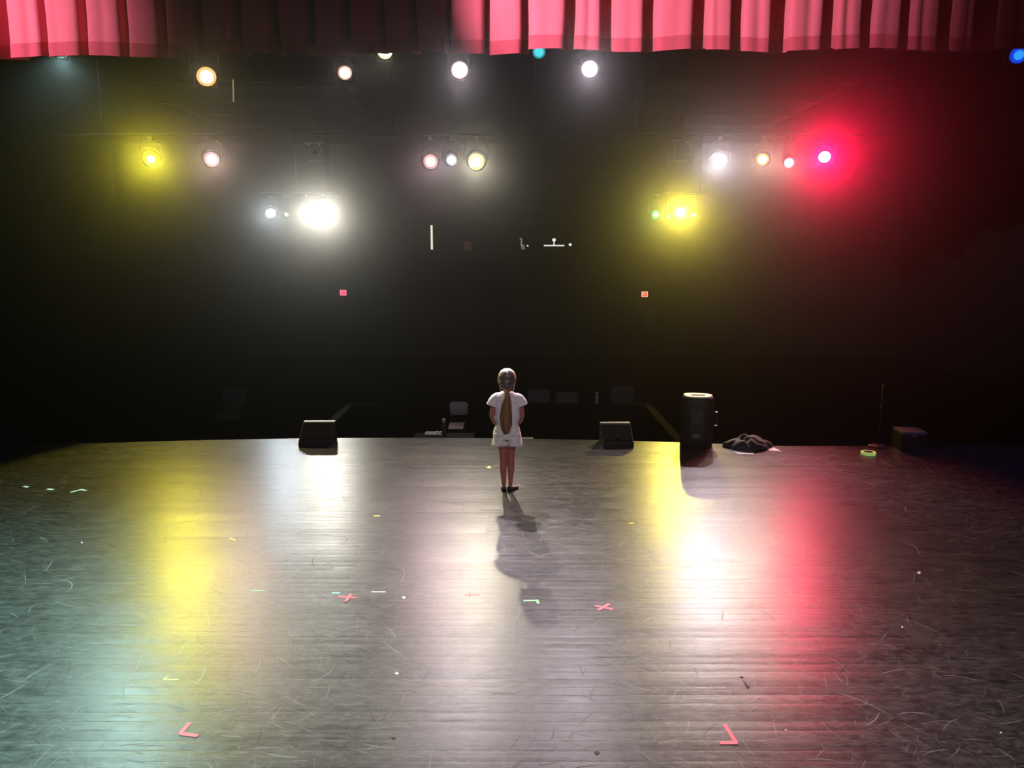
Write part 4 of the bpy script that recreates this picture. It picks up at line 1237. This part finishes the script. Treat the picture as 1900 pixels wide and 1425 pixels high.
# --- shoes
def shoe(x, ang):
    bm = new()
    Mx = Matrix.Translation((x, -0.012, 0)) @ Matrix.Rotation(ang, 4, 'Z')
    secs = [(-0.038, 0.020, 0.040), (-0.030, 0.027, 0.050), (0.0, 0.028, 0.046), (0.045, 0.030, 0.034), (0.095, 0.033, 0.026), (0.130, 0.027, 0.020), (0.148, 0.012, 0.014)]
    rings = []
    for y, w, h in secs:
        rings.append([Mx @ Vector((w * math.copysign(abs(math.cos(2 * PI * k / 20)) ** 0.8, math.cos(2 * PI * k / 20)), y, max(0.002, 0.012 + (h if math.sin(2 * PI * k / 20) > 0 else 0.010) * math.sin(2 * PI * k / 20)))) for k in range(20)])
    loft(bm, rings)
    return bm
for x, ang in ((-0.034, 0.10), (0.036, -0.62)):
    o = obj('shoe', shoe(x, ang), M_shoe, girl, True)

# --- hair gathered to a tie at the nape, with a long ponytail
bm = new()
sphere(bm, (0, 0.000, 1.268), (0.092, 0.098, 0.095), None, 32, 20)
sphere(bm, (0, -0.030, 1.225), (0.082, 0.070, 0.070), None, 28, 16)
tube(bm, [(0, -0.055, 1.205), (0, -0.082, 1.165), (0, -0.092, 1.140)], [0.058, 0.034, 0.017], 20)
for s in (-1, 1):
    tube(bm, [(s * 0.079, 0.02, 1.275), (s * 0.078, -0.005, 1.215), (s * 0.050, -0.045, 1.170), (s * 0.015, -0.082, 1.145)], [0.020, 0.020, 0.018, 0.012], 12)
    # loose front locks beside the neck
    tube(bm, [(s * 0.072, 0.030, 1.25), (s * 0.078, 0.025, 1.20), (s * 0.074, 0.022, 1.145), (s * 0.066, 0.025, 1.105)], [0.010, 0.009, 0.007, 0.003], 8)
bm = remeshed(bm, 0.005, 4)
dele = [v for v in bm.verts if v.co.y > 0.052 and v.co.z < 1.300 and abs(v.co.x) < 0.068]
bmesh.ops.delete(bm, geom=dele, context='VERTS')
for v in bm.verts:
    if v.co.y > 0.01 and v.co.z > 1.19:
        q_ = min(1.0, (v.co.y - 0.01) / 0.05)
        v.co.y -= 0.012 * q_
        v.co.x *= 1 - 0.10 * q_
    a_ = math.atan2(v.co.x, -(v.co.y + 0.02))
    v.co += v.normal * (0.0016 * math.sin(a_ * 34 + v.co.z * 10) + 0.002 * noise.noise(v.co * 30)) - Vector((0, 0, 0.004 * math.exp(-(v.co.x / 0.010) ** 2) * (v.co.z > 1.33)))
hair = obj('hair', bm, M_hair, girl, True)
obj('hair_tie', lathe(new(), [(0.017, -0.008), (0.022, -0.004), (0.022, 0.004), (0.017, 0.008)], Matrix.Translation((0, -0.095, 1.135)) @ Matrix.Rotation(0.4, 4, 'X')), mat('dark_hair_tie', (0.03, 0.015, 0.02), 0.7, 0.1, 40), hair, True)
bm = new()
rh = random.Random(9)
main = [(0, -0.094, 1.150), (0.0, -0.112, 1.11), (0.0, -0.122, 1.03), (-0.004, -0.128, 0.93), (-0.008, -0.132, 0.83), (-0.008, -0.130, 0.74), (-0.006, -0.126, 0.685)]
tube(bm, main, [0.016, 0.026, 0.034, 0.042, 0.046, 0.044, 0.026], 14)
for k in range(26):
    t = rh.uniform(0, 2 * PI)
    sprd = rh.uniform(0.6, 1.15)
    end = rh.uniform(0.66, 0.80)
    pts, rr = [], []
    for q, (x, y, z) in enumerate(main):
        w = (0.010, 0.022, 0.032, 0.042, 0.050, 0.054, 0.050)[q] * sprd
        zz = 1.15 - (1.15 - end) * q / 6
        pts.append((x + w * math.cos(t) + rh.uniform(-.004, .004), y + 0.65 * w * math.sin(t) - 0.002, zz))
        rr.append((0.006, 0.008, 0.009, 0.009, 0.008, 0.006, 0.0015)[q])
    tube(bm, pts, rr, 6)
# a looser blond strand to the left
tube(bm, [(-0.02, -0.10, 1.10), (-0.048, -0.112, 0.98), (-0.062, -0.118, 0.86), (-0.060, -0.120, 0.76)], [0.006, 0.012, 0.014, 0.003], 8)
obj('ponytail', bm, M_pony, hair, True)
